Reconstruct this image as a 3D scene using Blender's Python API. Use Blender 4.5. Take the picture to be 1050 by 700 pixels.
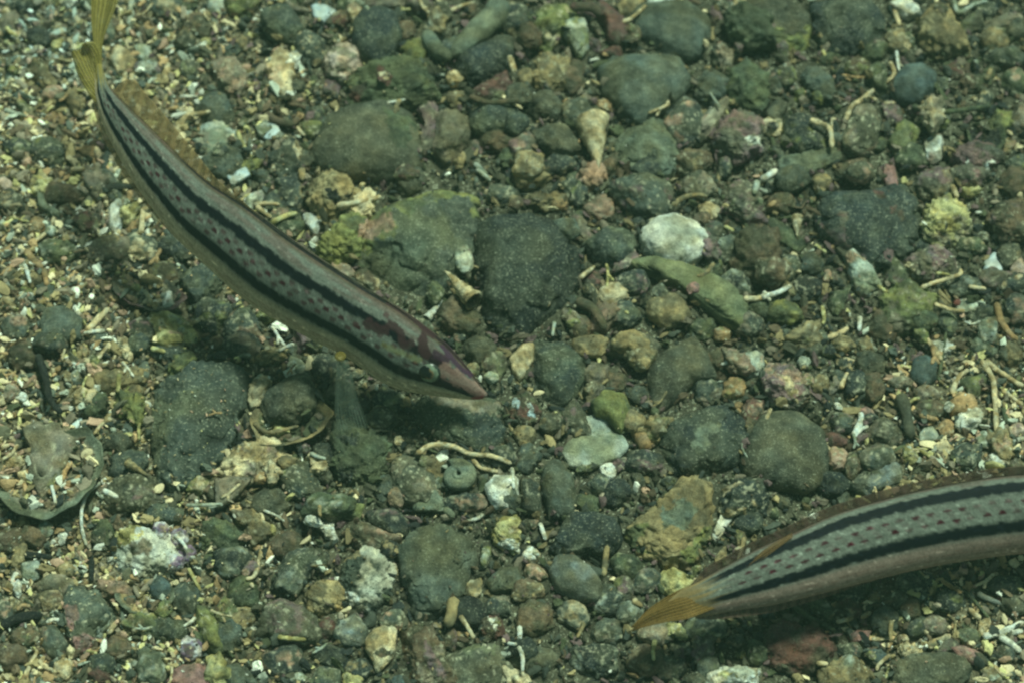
import bpy, math, random
import numpy as np
from mathutils import Vector

random.seed(7)
rng = np.random.default_rng(7)
sc = bpy.context.scene
for o in list(bpy.data.objects):
    bpy.data.objects.remove(o, do_unlink=True)
col = sc.collection

# ------------------------------------------------------------------ camera, light, exposure
TILT, DIST, HALF = math.radians(35), 0.70, 0.225
cam_d = bpy.data.cameras.new("camera")
cam = bpy.data.objects.new("camera", cam_d)
col.objects.link(cam)
cam.location = (0, -DIST * math.sin(TILT), DIST * math.cos(TILT))
cam.rotation_euler = (TILT, 0, 0)
cam_d.sensor_width = 36
cam_d.lens = 18 / HALF
cam_d.clip_start, cam_d.clip_end = 0.01, 100
cam_d.dof.use_dof = True
cam_d.dof.focus_distance = 0.66
cam_d.dof.aperture_fstop = 14.0
sc.camera = cam
SUN_EL, SUN_AZ = math.radians(66), math.radians(35)      # azimuth measured from +y (away from the camera) towards +x
world = bpy.data.worlds.new("World")
sc.world = world
world.use_nodes = True
wn = world.node_tree
wn.nodes.clear()
sky = wn.nodes.new("ShaderNodeTexSky")
sky.sky_type = 'NISHITA'
sky.sun_disc = False
sky.sun_elevation = SUN_EL
sky.sun_rotation = SUN_AZ
tint = wn.nodes.new("ShaderNodeMix")
tint.data_type = 'RGBA'
tint.blend_type = 'MULTIPLY'
tint.inputs[0].default_value = 1
tint.inputs[7].default_value = (0.78, 1.0, 0.68, 1)     # daylight filtered by green coastal water
bg = wn.nodes.new("ShaderNodeBackground")
bg.inputs[1].default_value = 0.056
wo = wn.nodes.new("ShaderNodeOutputWorld")
wn.links.new(sky.outputs[0], tint.inputs[6])
wn.links.new(tint.outputs[2], bg.inputs[0])
wn.links.new(bg.outputs[0], wo.inputs[0])
sun_d = bpy.data.lights.new("sun", 'SUN')
sun_d.energy = 4.4
sun_d.angle = math.radians(13)                            # sunlight blurred by the moving surface
sun_d.color = (0.79, 1.0, 0.77)
sun = bpy.data.objects.new("sun", sun_d)
col.objects.link(sun)
sdir = Vector((math.sin(SUN_AZ) * math.cos(SUN_EL), math.cos(SUN_AZ) * math.cos(SUN_EL), math.sin(SUN_EL)))
sun.rotation_euler = sdir.to_track_quat('Z', 'Y').to_euler()
sc.view_settings.view_transform = 'Standard'
sc.view_settings.look = 'None'
sc.view_settings.exposure = 0.0
sc.view_settings.gamma = 1
sc.cycles.filter_width = 2.35
sc.cycles.volume_bounces = 1
sc.cycles.max_bounces = 6
sc.cycles.transparent_max_bounces = 12

# ------------------------------------------------------------------ maths
CT, ST = math.cos(TILT), math.sin(TILT)
CAM = np.array([0, -DIST * ST, DIST * CT])
FW, UP, RT = np.array([0, ST, -CT]), np.array([0, CT, ST]), np.array([1.0, 0, 0])


def at(px, py, z=0.0):
    """point of the place where the line of sight through photo pixel (px, py) meets height z"""
    px, py = np.asarray(px, float), np.asarray(py, float)
    d = FW + ((px - 525) / 525 * HALF)[..., None] * RT + ((350 - py) / 525 * HALF)[..., None] * UP
    t = (z - CAM[2]) / d[..., 2]
    return CAM + d * np.asarray(t)[..., None]


def pix(P):
    v = np.asarray(P) - CAM
    dep = v @ FW
    return np.stack([525 + (v @ RT) / dep / HALF * 525, 350 - (v @ UP) / dep / HALF * 525], -1)


def mpp(z=0.0, py=350):
    """metres per photo pixel"""
    p = at(525, py, z)
    return float((p - CAM) @ FW) * HALF / 525


def _hash(ix, iy, iz, seed):
    h = (ix.astype(np.int64) * 374761393 + iy.astype(np.int64) * 668265263 + iz.astype(np.int64) * 2147483647 + seed * 974634777) & 0xFFFFFFFF
    h = ((h ^ (h >> 13)) * 1274126177) & 0xFFFFFFFF
    h = ((h ^ (h >> 16)) * 2246822519) & 0xFFFFFFFF
    return ((h ^ (h >> 15)) & 0xFFFF) / 65535.0


def vnoise(P, seed=0):
    P = np.asarray(P, float)
    i = np.floor(P).astype(np.int64)
    f = P - i
    f = f * f * (3 - 2 * f)
    x, y, z = i[..., 0], i[..., 1], i[..., 2]
    r = 0
    for dx in (0, 1):
        wx = f[..., 0] if dx else 1 - f[..., 0]
        for dy in (0, 1):
            wy = f[..., 1] if dy else 1 - f[..., 1]
            for dz in (0, 1):
                wz = f[..., 2] if dz else 1 - f[..., 2]
                r = r + wx * wy * wz * _hash(x + dx, y + dy, z + dz, seed)
    return r


def fbm(P, seed=0, octs=3):
    a, s, t = 1.0, 0.0, 0.0
    P = np.asarray(P, float)
    for k in range(octs):
        s = s + a * vnoise(P * 2 ** k + 17.3 * k, seed + k)
        t += a
        a *= 0.5
    return s / t


def sstep(a, b, x):
    t = np.clip((x - a) / (b - a), 0, 1)
    return t * t * (3 - 2 * t)


# ------------------------------------------------------------------ materials
def new_mat(name):
    m = bpy.data.materials.new(name)
    m.use_nodes = True
    n = m.node_tree
    n.nodes.clear()
    return m, n, n.links


def N(n, t, **kw):
    nd = n.nodes.new(t)
    for k, v in kw.items():
        setattr(nd, k, v)
    return nd


def surface_mat(name, fine=900, bump=0.5, rough=0.8, speck=1.0, spec=0.25, var=0.35, grain=2600):
    """colour from the mesh's own pigment attribute, broken up by grain, pits and settled light specks"""
    m, n, L = new_mat(name)
    out = N(n, 'ShaderNodeOutputMaterial')
    b = N(n, 'ShaderNodeBsdfPrincipled')
    at_ = N(n, 'ShaderNodeAttribute', attribute_name='pigment')
    tc = N(n, 'ShaderNodeTexCoord')
    oi = N(n, 'ShaderNodeObjectInfo')
    add = N(n, 'ShaderNodeVectorMath', operation='ADD')
    L.new(tc.outputs['Object'], add.inputs[0])
    L.new(oi.outputs['Random'], add.inputs[1])
    n1 = N(n, 'ShaderNodeTexNoise'); n1.inputs['Scale'].default_value = fine * 0.28; n1.inputs['Detail'].default_value = 6; n1.inputs['Roughness'].default_value = 0.65
    n2 = N(n, 'ShaderNodeTexNoise'); n2.inputs['Scale'].default_value = grain; n2.inputs['Detail'].default_value = 2
    n3 = N(n, 'ShaderNodeTexNoise'); n3.inputs['Scale'].default_value = fine * 1.5; n3.inputs['Detail'].default_value = 3; n3.inputs['Roughness'].default_value = 0.7
    for q in (n1, n2, n3):
        L.new(add.outputs[0], q.inputs['Vector'])
    mr = N(n, 'ShaderNodeMapRange'); mr.inputs[1].default_value = 0.3; mr.inputs[2].default_value = 0.7
    mr.inputs[3].default_value = 1 - var; mr.inputs[4].default_value = 1 + var
    L.new(n1.outputs[0], mr.inputs[0])
    mr2 = N(n, 'ShaderNodeMapRange'); mr2.inputs[1].default_value = 0.3; mr2.inputs[2].default_value = 0.7
    mr2.inputs[3].default_value = 1 - var * 0.8; mr2.inputs[4].default_value = 1 + var * 0.8
    L.new(n2.outputs[0], mr2.inputs[0])
    mul = N(n, 'ShaderNodeMath', operation='MULTIPLY')
    L.new(mr.outputs[0], mul.inputs[0]); L.new(mr2.outputs[0], mul.inputs[1])
    vs = N(n, 'ShaderNodeVectorMath', operation='SCALE')
    L.new(at_.outputs['Color'], vs.inputs[0]); L.new(mul.outputs[0], vs.inputs['Scale'])
    # settled specks of shell sand, amount in the pigment's alpha
    sp = N(n, 'ShaderNodeMapRange'); sp.inputs[1].default_value = 0.565; sp.inputs[2].default_value = 0.64
    L.new(n3.outputs[0], sp.inputs[0])
    big = N(n, 'ShaderNodeMapRange'); big.inputs[1].default_value = 0.35; big.inputs[2].default_value = 0.65; big.inputs[3].default_value = 0.25
    L.new(n1.outputs[0], big.inputs[0])
    sm = N(n, 'ShaderNodeMath', operation='MULTIPLY'); L.new(sp.outputs[0], sm.inputs[0]); L.new(at_.outputs['Alpha'], sm.inputs[1])
    sm1 = N(n, 'ShaderNodeMath', operation='MULTIPLY'); L.new(sm.outputs[0], sm1.inputs[0]); L.new(big.outputs[0], sm1.inputs[1])
    sm2 = N(n, 'ShaderNodeMath', operation='MULTIPLY'); L.new(sm1.outputs[0], sm2.inputs[0]); sm2.inputs[1].default_value = speck
    mx = N(n, 'ShaderNodeMix', data_type='RGBA')
    L.new(sm2.outputs[0], mx.inputs[0]); L.new(vs.outputs[0], mx.inputs[6]); mx.inputs[7].default_value = (0.46, 0.47, 0.34, 1)
    L.new(mx.outputs[2], b.inputs['Base Color'])
    b.inputs['Roughness'].default_value = rough
    b.inputs['Specular IOR Level'].default_value = spec
    bsum = N(n, 'ShaderNodeMath', operation='ADD'); L.new(n1.outputs[0], bsum.inputs[0])
    hs = N(n, 'ShaderNodeMath', operation='MULTIPLY'); L.new(n3.outputs[0], hs.inputs[0]); hs.inputs[1].default_value = 0.45
    L.new(hs.outputs[0], bsum.inputs[1])
    bp = N(n, 'ShaderNodeBump'); bp.inputs['Strength'].default_value = bump; bp.inputs['Distance'].default_value = 0.0012
    L.new(bsum.outputs[0], bp.inputs['Height']); L.new(bp.outputs[0], b.inputs['Normal'])
    L.new(b.outputs[0], out.inputs[0])
    return m


M_STONE = surface_mat("stone_surface", bump=0.8, var=.45)
M_CRUST = surface_mat("encrusted_surface", fine=1100, bump=0.9, var=0.45, speck=0.9)
M_SHELL = surface_mat("shell_surface", fine=500, bump=0.2, rough=0.42, spec=0.5, var=0.18, speck=0.4)
M_CORAL = surface_mat("coral_surface", fine=1300, bump=0.6, rough=0.85, var=0.25, speck=0.5)
M_GRAVEL = surface_mat("gravel_surface", fine=900, bump=0.3, var=0.3, speck=0.5)
M_BED = surface_mat("seabed_surface", fine=700, bump=1.0, var=0.6, speck=1.3, grain=1800)


# ------------------------------------------------------------------ mesh helper
def mesh_obj(name, V, F, mat, colour=None, parent=None, smooth=True, loc=None):
    me = bpy.data.meshes.new(name)
    V = np.asarray(V, np.float32)
    if loc is not None:
        V = V - np.asarray(loc, np.float32)
    if isinstance(F, np.ndarray):
        k = F.shape[1]
        me.vertices.add(len(V)); me.vertices.foreach_set('co', V.ravel())
        me.loops.add(F.size); me.loops.foreach_set('vertex_index', F.astype(np.int32).ravel())
        me.polygons.add(len(F)); me.polygons.foreach_set('loop_start', np.arange(0, F.size, k, dtype=np.int32))
        me.update(calc_edges=True)
    else:
        me.from_pydata([tuple(map(float, v)) for v in V], [], [tuple(map(int, f)) for f in F])
    me.polygons.foreach_set('use_smooth', np.full(len(me.polygons), smooth))
    if colour is not None:
        a = me.color_attributes.new('pigment', 'FLOAT_COLOR', 'POINT')
        c = np.asarray(colour, np.float32)
        if c.ndim == 1:
            c = np.tile(c, (len(V), 1))
        if c.shape[1] == 3:
            c = np.concatenate([c, np.full((len(c), 1), 0.5, np.float32)], 1)
        a.data.foreach_set('color', c.astype(np.float32).ravel())
    me.materials.append(mat)
    o = bpy.data.objects.new(name, me)
    if loc is not None:
        o.location = tuple(map(float, loc))
    col.objects.link(o)
    if parent is not None:
        o.parent = parent
    return o


def ico(sub):
    import bmesh
    bm = bmesh.new()
    bmesh.ops.create_icosphere(bm, subdivisions=sub, radius=1)
    V = np.array([v.co[:] for v in bm.verts])
    F = np.array([[v.index for v in f.verts] for f in bm.faces])
    bm.free()
    return V, F


ICO = {k: ico(k) for k in (1, 2, 3, 4, 5, 6)}

# ------------------------------------------------------------------ height field of the seabed
GX0, GX1, GY0, GY1, GS = -0.34, 0.34, -0.28, 0.34, 0.0005
gx = np.arange(GX0, GX1, GS); gy = np.arange(GY0, GY1, GS)
GXX, GYY = np.meshgrid(gx, gy)


def relief(x, y):
    P = np.stack([x * 14, y * 14, np.zeros_like(x)], -1)
    Q = np.stack([x * 70, y * 70, np.zeros_like(x)], -1)
    return (fbm(P, 3, 2) - 0.5) * 0.009 + (fbm(Q, 5, 3) - 0.5) * 0.004 - 0.001


BASE = relief(GXX, GYY)
H = BASE.copy()
OWN = np.zeros(H.shape, bool)


def hs(x, y, field=None):
    f = H if field is None else field
    i = np.clip(((np.asarray(y) - GY0) / GS).astype(int), 0, H.shape[0] - 1)
    j = np.clip(((np.asarray(x) - GX0) / GS).astype(int), 0, H.shape[1] - 1)
    return f[i, j]


def hit(px, py):
    z = 0.0
    for _ in range(6):
        p = at(px, py, z)
        z = 0.5 * z + 0.5 * float(hs(p[0], p[1]))
    return at(px, py, z)


# ------------------------------------------------------------------ pigments: base, patches, patch share, specks, lumpiness, crusty, word
PAL = {
 'basalt': ((.030, .038, .036), (.060, .068, .050), .45, .75, .05, 0, 'blackish'),
 'dark':   ((.052, .064, .054), (.085, .095, .062), .45, .75, .05, 0, 'dark green-grey'),
 'slate':  ((.086, .100, .078), (.070, .074, .048), .40, .40, .03, 0, 'grey-green'),
 'grey':   ((.190, .205, .175), (.120, .125, .090), .40, .30, .03, 0, 'mid grey'),
 'teal':   ((.078, .104, .098), (.055, .072, .066), .30, .20, .02, 0, 'blue-grey'),
 'olive':  ((.098, .096, .062), (.060, .062, .042), .45, .50, .05, 0, 'olive'),
 'tan':    ((.300, .235, .120), (.150, .125, .070), .45, .35, .10, 1, 'tan'),
 'bpale':  ((.230, .195, .140), (.140, .125, .080), .45, .35, .08, 0, 'pale brown'),
 'brown':  ((.135, .100, .062), (.075, .070, .042), .45, .40, .09, 1, 'brown'),
 'rbrown': ((.125, .062, .050), (.070, .060, .040), .45, .30, .09, 1, 'red-brown'),
 'cream':  ((.600, .500, .310), (.310, .235, .120), .35, .20, .14, 1, 'cream'),
 'ycream': ((.520, .470, .220), (.260, .230, .090), .45, .20, .16, 1, 'yellowish cream'),
 'white':  ((.700, .700, .600), (.400, .390, .290), .30, .20, .08, 1, 'white'),
 'gwhite': ((.400, .430, .350), (.200, .220, .150), .40, .30, .06, 0, 'greenish white'),
 'pinkc':  ((.560, .430, .340), (.360, .270, .190), .40, .20, .05, 1, 'pinkish white'),
 'pink':   ((.330, .180, .165), (.200, .140, .120), .35, .20, .04, 0, 'pink'),
 'pinkt':  ((.400, .260, .180), (.220, .170, .110), .40, .20, .10, 1, 'pinkish tan'),
 'mauve':  ((.190, .125, .125), (.110, .105, .075), .50, .35, .08, 1, 'mauve'),
 'orange': ((.400, .265, .135), (.240, .165, .080), .35, .15, .08, 1, 'orange'),
 'moss':   ((.200, .205, .075), (.100, .110, .055), .50, .35, .14, 1, 'yellow-green'),
 'plate':  ((.215, .225, .120), (.150, .165, .085), .45, .30, .03, 0, 'green'),
 'mossg':  ((.095, .110, .058), (.060, .070, .042), .50, .40, .09, 1, 'mossy green'),
 'greeng': ((.155, .175, .125), (.100, .110, .070), .45, .35, .05, 0, 'pale green'),
 'shellb': ((.450, .540, .540), (.330, .360, .320), .30, .10, .02, 2, 'bluish white'),
 'red':    ((.150, .050, .040), (.160, .060, .050), .40, .15, .06, 0, 'dark red'),
 'mix':    ((.420, .400, .300), (.050, .060, .045), .55, .40, .14, 1, 'black and white mottled'),
 'black':  ((.014, .017, .016), (.026, .030, .024), .30, .40, .06, 0, 'black'),
 'purple': ((.640, .620, .600), (.220, .150, .230), .40, .10, .12, 1, 'white and violet'),
}


def pigment(P, pal, size, seed):
    c0, c1, share, spk, *_ = PAL[pal]
    c0, c1 = np.array(c0), np.array(c1)
    n = fbm(P / size * 1.7, seed, 4)
    m = fbm(P / size * 6 + 9, seed + 5, 3)
    w = sstep(0.56 - share * 0.25, 0.66 - share * 0.18, n)[:, None]
    c = c0 * (1 - w) + c1 * w
    c = c * (0.50 + 1.0 * m)[:, None]
    hue = (fbm(P / size * 2.6 + 40, seed + 9, 2) - 0.5)[:, None]
    c = c * (1 + hue * np.array([0.5, 0.15, -0.3]))
    return np.concatenate([np.clip(c, 0, 1), np.full((len(c), 1), spk)], 1)


def mat_of(pal):
    return (M_STONE, M_CRUST, M_SHELL)[PAL[pal][5]]


def polar(pts, n=180, smooth=3):
    """outline as radius over angle"""
    c = pts.mean(0)
    th = np.linspace(-math.pi, math.pi, n, endpoint=False)
    R = np.full(n, 1e-9)
    A = pts - c
    B = np.roll(A, -1, 0)
    for a, b in zip(A, B):
        d = np.stack([np.cos(th), np.sin(th)], -1)
        e = b - a
        den = d[:, 0] * e[1] - d[:, 1] * e[0]
        den = np.where(abs(den) < 1e-12, 1e-12, den)
        t = (a[0] * e[1] - a[1] * e[0]) / den
        u = (a[0] * d[:, 1] - a[1] * d[:, 0]) / den
        ok = (t > 0) & (u >= -0.001) & (u <= 1.001)
        R = np.where(ok, np.maximum(R, t), R)
    R = np.where(R < 1e-8, np.median(R), R)
    k = np.hanning(2 * smooth + 3); k /= k.sum()
    R = np.convolve(np.r_[R[-smooth - 1:], R, R[:smooth + 1]], k, 'valid')
    return c, th, R


def build_stone(name, outline_px, pal, hr=0.62, lift=0.2, seed=0, flat=False, patches=(), parent=None, sharp=0.0, own=True, soft=False):
    """a solid stone whose girth follows the outline; hr = height over mean radius"""
    opx = np.asarray(outline_px, float)
    cpx = opx.mean(0)
    g = hit(cpx[0], cpx[1])
    pts0 = at(opx[:, 0], opx[:, 1], g[2])[:, :2]
    rad = math.sqrt(abs(np.sum(pts0[:, 0] * np.roll(pts0[:, 1], -1) - pts0[:, 1] * np.roll(pts0[:, 0], -1)) / 2) / math.pi)
    h = rad * hr
    z0 = g[2] + lift * h
    pts = at(opx[:, 0], opx[:, 1], z0)[:, :2]
    c, th, R = polar(pts)
    R = R * (1.06 if rad > .0085 or soft else 1.15)
    rpx = rad / 0.0003
    sub = 3 if rpx < 6 else 4 if rpx < 18 else 5 if rpx < 42 else 6
    if patches:
        sub = 6
    V, F = ICO[sub]
    P = V.copy()
    ang = np.arctan2(P[:, 1], P[:, 0])
    rr = np.interp(ang, np.r_[th, math.pi], np.r_[R, R[0]])
    low = PAL[pal][4]
    xy = np.hypot(P[:, 0], P[:, 1])
    e = 0.80 if not flat else 0.42
    xy2 = xy ** e
    zz = np.sign(P[:, 2]) * abs(P[:, 2]) ** (0.95 if not flat else 0.5)
    rm = rr * (1 - xy) + rr * xy
    W = np.stack([np.cos(ang) * xy2 * rm, np.sin(ang) * xy2 * rm, zz * h], -1)
    # facets: cut by a few random planes so the stone is not an ellipsoid
    r2 = np.random.default_rng(seed + 11)
    for _ in range(2 if flat or soft else 9):
        nrm = r2.normal(size=3); nrm[2] = abs(nrm[2]) * 1.2 + .15; nrm /= np.linalg.norm(nrm)
        sup = (W @ nrm).max()
        d = sup * (r2.uniform(0.62, 0.92) if not soft else r2.uniform(.85, .95))
        ov = np.maximum(W @ nrm - d, 0)
        W = W - ov[:, None] * nrm * (0.55 + 0.4 * sharp)
    nz = fbm(W / rad * 1.5 + seed, seed, 3) - 0.5
    nz2 = fbm(W / rad * 5 + seed, seed + 3, 3) - 0.5
    nz4 = 1 - 4 * abs(fbm(W / rad * 2.6 + seed + 5, seed + 6, 2) - 0.5)
    if soft:
        low, nz4, nz2 = low * .3, nz4 * 0, nz2 * .45
    W = W * (1 + (0.32 + low * 1.1) * (.6 if soft else 1) * nz + (low * 1.0 + .08) * nz2 - .25 * np.maximum(nz4 - .75, 0))[:, None]
    crusty = PAL[pal][5] == 1 or (not soft and seed % 2 == 0 and rpx < 24 and PAL[pal][5] == 0)
    if name == 'coral_fragment':
        nz5 = abs(fbm(W / 0.0026 + seed, seed + 18, 3) - 0.5) * 2
        W = W + V * ((nz5 - .3) * min(.0035, rad * .7))[:, None]
    if crusty:
        nz3 = fbm(W / 0.0019 + seed, seed + 8, 3) - 0.5
        W = W + V * (nz3 * min(0.0036, rad * 0.36) * (.35 if soft else 1))[:, None]
    W = W + np.array([c[0], c[1], z0])
    C = pigment(W, pal, rad * 1.3, seed)
    if not soft and seed % 3 and PAL[pal][5] != 2 and rad < .0085:
        # thin living and limy crusts over part of the stone
        ov = ['tan', 'bpale', 'moss', 'mauve', 'cream', 'pinkt', 'mossg', 'gwhite', 'plate'][int(r2.integers(0, 9))]
        CO = pigment(W, ov, rad * .6, seed + 31)
        q = sstep(.56, .62, fbm(W / rad * 1.5 + 71, seed + 33, 4))[:, None] * r2.uniform(.55, .95)
        C = C * (1 - q) + CO * q
        fl = sstep(.66, .70, fbm(W / .0011 + 5, seed + 35, 3))[:, None] * .8
        C[:, :3] = C[:, :3] * (1 - fl) + np.array([.42, .40, .28]) * fl
    C[:, :3] *= r2.uniform(0.82, 1.2)
    if patches:
        px = pix(W)
        for ppts, ppal in patches:
            q = np.asarray(ppts, float)
            wob = (fbm(np.c_[px, px[:, :1] * 0] / 7, seed + 2, 3) - 0.5)[:, None] * 16
            ins = inside(px + wob, q) & (W[:, 2] > z0 - 0.2 * h)
            C2 = pigment(W, ppal, rad * 0.5, seed + 4)
            C[ins] = C2[ins]
    # mark the height field
    i0 = max(int((c[1] - R.max() - GY0) / GS), 0); i1 = min(int((c[1] + R.max() - GY0) / GS) + 2, H.shape[0])
    j0 = max(int((c[0] - R.max() - GX0) / GS), 0); j1 = min(int((c[0] + R.max() - GX0) / GS) + 2, H.shape[1])
    if i1 > i0 and j1 > j0:
        dx, dy = GXX[i0:i1, j0:j1] - c[0], GYY[i0:i1, j0:j1] - c[1]
        ro = np.hypot(dx, dy) / np.interp(np.arctan2(dy, dx), np.r_[th, math.pi], np.r_[R, R[0]])
        top = z0 + 0.88 * h * np.sqrt(np.clip(1 - ro ** 2.4, 0, 1))
        inn = ro < 1
        H[i0:i1, j0:j1] = np.where(inn, np.maximum(H[i0:i1, j0:j1], top), H[i0:i1, j0:j1])
        if own:
            OWN[i0:i1, j0:j1] |= ro < 0.93
    return mesh_obj(name, W, F, M_CRUST if crusty else mat_of(pal), C, parent, loc=(c[0], c[1], z0 - h * 0.5) if parent is None else None)


def inside(P, poly):
    x, y = P[:, 0], P[:, 1]
    r = np.zeros(len(P), bool)
    for (x1, y1), (x2, y2) in zip(poly, np.roll(poly, -1, 0)):
        cnd = ((y1 > y) != (y2 > y)) & (x < (x2 - x1) * (y - y1) / (y2 - y1 + 1e-12) + x1)
        r ^= cnd
    return r


def catmull(P, n):
    P = np.asarray(P, float)
    if len(P) == 2:
        return P[0] + (P[1] - P[0]) * np.linspace(0, 1, n)[:, None]
    Q = np.r_[[2 * P[0] - P[1]], P, [2 * P[-1] - P[-2]]]
    m = len(P) - 1
    t = np.linspace(0, m, n)
    i = np.minimum(t.astype(int), m - 1)
    f = (t - i)[:, None]
    a, b, c, d = Q[i], Q[i + 1], Q[i + 2], Q[i + 3]
    return 0.5 * (2 * b + (c - a) * f + (2 * a - 5 * b + 4 * c - d) * f ** 2 + (3 * b - a - 3 * c + d) * f ** 3)


def tube(path, r, n=12, m=None, flatz=1.0, seed=0, knob=0.2):
    path = np.asarray(path, float)
    ln = np.linalg.norm(np.diff(path, axis=0), axis=1).sum()
    m = m or int(np.clip(ln / max(r * 0.45, 0.0003), 8, 60))
    C = catmull(path, m)
    t = np.linspace(0, 1, m)
    T = np.gradient(C, axis=0); T /= np.linalg.norm(T, axis=1)[:, None] + 1e-12
    U = np.cross(T, [0, 0, 1.0]); U /= np.linalg.norm(U, axis=1)[:, None] + 1e-9
    Wv = np.cross(U, T)
    endc = np.sqrt(np.clip(1 - np.maximum(abs(t - 0.5) * 2 - (1 - 2 * r / (ln + 1e-9)), 0) ** 2 / (2 * r / (ln + 1e-9)) ** 2, 0.02, 1))
    prof = r * endc * (1 - 0.25 * t)
    a = np.linspace(0, 2 * math.pi, n, endpoint=False)
    V = C[:, None] + prof[:, None, None] * (np.cos(a)[None, :, None] * U[:, None] + flatz * np.sin(a)[None, :, None] * Wv[:, None])
    V = V.reshape(-1, 3)
    ax = np.repeat(C, n, 0)
    nz = fbm(V / (r * 1.6) + seed * 3.1, seed, 3) - 0.5
    V = ax + (V - ax) * (1 + nz * knob * 3.4)[:, None]
    F = []
    for i in range(m - 1):
        for j in range(n):
            k = (j + 1) % n
            F.append((i * n + j, i * n + k, (i + 1) * n + k, (i + 1) * n + j))
    V = np.r_[V, [C[0]], [C[-1]]]
    q = len(V)
    for j in range(n):
        F.append((j, q - 2, q - 2, (j + 1) % n)[:3] if False else (j, q - 2, (j + 1) % n))
        F.append(((m - 1) * n + j, (m - 1) * n + (j + 1) % n, q - 1))
    return V, F


def build_twig(name, paths_px, pal, rpx, seed=0, flatz=0.8, lift=0.7, mat=None, knob=0.2, parent=None):
    Vs, Fs, k = [], [], 0
    rl = rpx if isinstance(rpx, list) else [rpx] * len(paths_px)
    for p, rpx in zip(paths_px, rl):
        p = np.asarray(p, float)
        n = max(2, len(p))
        zs = [hit(a, b)[2] for a, b in p]
        z = max(np.mean(zs), np.median(zs))
        r = rpx * mpp(z, p[0][1])
        zz = [0.8 * max(zs) + 0.2 * q + r * lift for q in zs]
        W = np.array([at(a, b, q) for (a, b), q in zip(p, zz)])
        V, F = tube(W, r, seed=seed + k, flatz=flatz, knob=knob if rpx < 8 else .34, n=12 if rpx < 8 else 26)
        Fs += [tuple(i + k for i in f) for f in F]
        Vs.append(V); k += len(V)
    V = np.concatenate(Vs)
    C = pigment(V, pal, rpx * 0.0012, seed)
    loc = V.mean(0); loc[2] = V[:, 2].min()
    return mesh_obj(name, V, Fs, mat or (M_CRUST if rl[0] > 8 else M_CORAL), C, parent, loc=loc if parent is None else None)


def build_bowl(name, outline_px, pal, seed=0, depth=0.5, pal_in=None, broken=110):
    """an open shell lying hollow side up: inner hollow, rim and outer wall in one thin-walled solid"""
    opx = np.asarray(outline_px, float); cpx = opx.mean(0)
    g = hit(cpx[0], cpx[1])
    p0 = at(opx[:, 0], opx[:, 1], g[2])[:, :2]
    rad = np.hypot(*(p0 - p0.mean(0)).T).mean()
    d = rad * depth
    z1 = g[2] + d * .85
    c, th, R = polar(at(opx[:, 0], opx[:, 1], z1)[:, :2])
    R = R * 1.04
    nth, ts = 180, [0, .2, .4, .6, .75, .86, .93, .97, 1.0, 1.0, .97, .92, .84, .7, .5]
    zs = [-.62 + .62 * t ** 2.2 for t in ts[:8]] + [.02, -.05] + [-.1, -.22, -.42, -.75, -1.0]
    r2 = np.random.default_rng(seed)
    V = []
    for t, z in zip(ts, zs):
        edge = 1 + (fbm(np.stack([th * 4, th * 0 + seed, th * 0], -1), seed, 3) - .5) * .10
        drop = (fbm(np.stack([np.cos(th) * 1.3, np.sin(th) * 1.3, th * 0 + seed], -1), seed + 2, 2) - .5) * .8 * t ** 2 - 1.25 * sstep(.35, .85, np.cos(th - math.radians(broken))) * t ** 2
        V.append(np.c_[c[0] + np.cos(th) * R * t * edge, c[1] + np.sin(th) * R * t * edge, z1 + d * (z + drop)])
    V = np.concatenate(V)
    F = []
    for i in range(len(ts) - 1):
        for j in range(nth):
            k = (j + 1) % nth
            F.append((i * nth + j, i * nth + k, (i + 1) * nth + k, (i + 1) * nth + j))
    V[:, 2] += (fbm(V / .004, seed + 4, 3) - .5) * .0012
    C = pigment(V, pal, rad, seed)
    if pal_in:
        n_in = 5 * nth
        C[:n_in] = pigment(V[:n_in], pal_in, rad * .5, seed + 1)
    dx, dy = GXX - c[0], GYY - c[1]
    near = (abs(dx) < R.max()) & (abs(dy) < R.max())
    ro = np.hypot(dx[near], dy[near]) / np.interp(np.arctan2(dy[near], dx[near]), np.r_[th, math.pi], np.r_[R, R[0]])
    zin = z1 + d * (-.62 + .62 * np.clip(ro, 0, 1) ** 2.2)
    H[near] = np.where(ro < .98, np.maximum(H[near], zin), H[near])
    OWN[near] |= (ro > .80) & (ro < 1)
    return mesh_obj(name, V, F, mat_of(pal), C, None, loc=(c[0], c[1], z1 - d))


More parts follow.
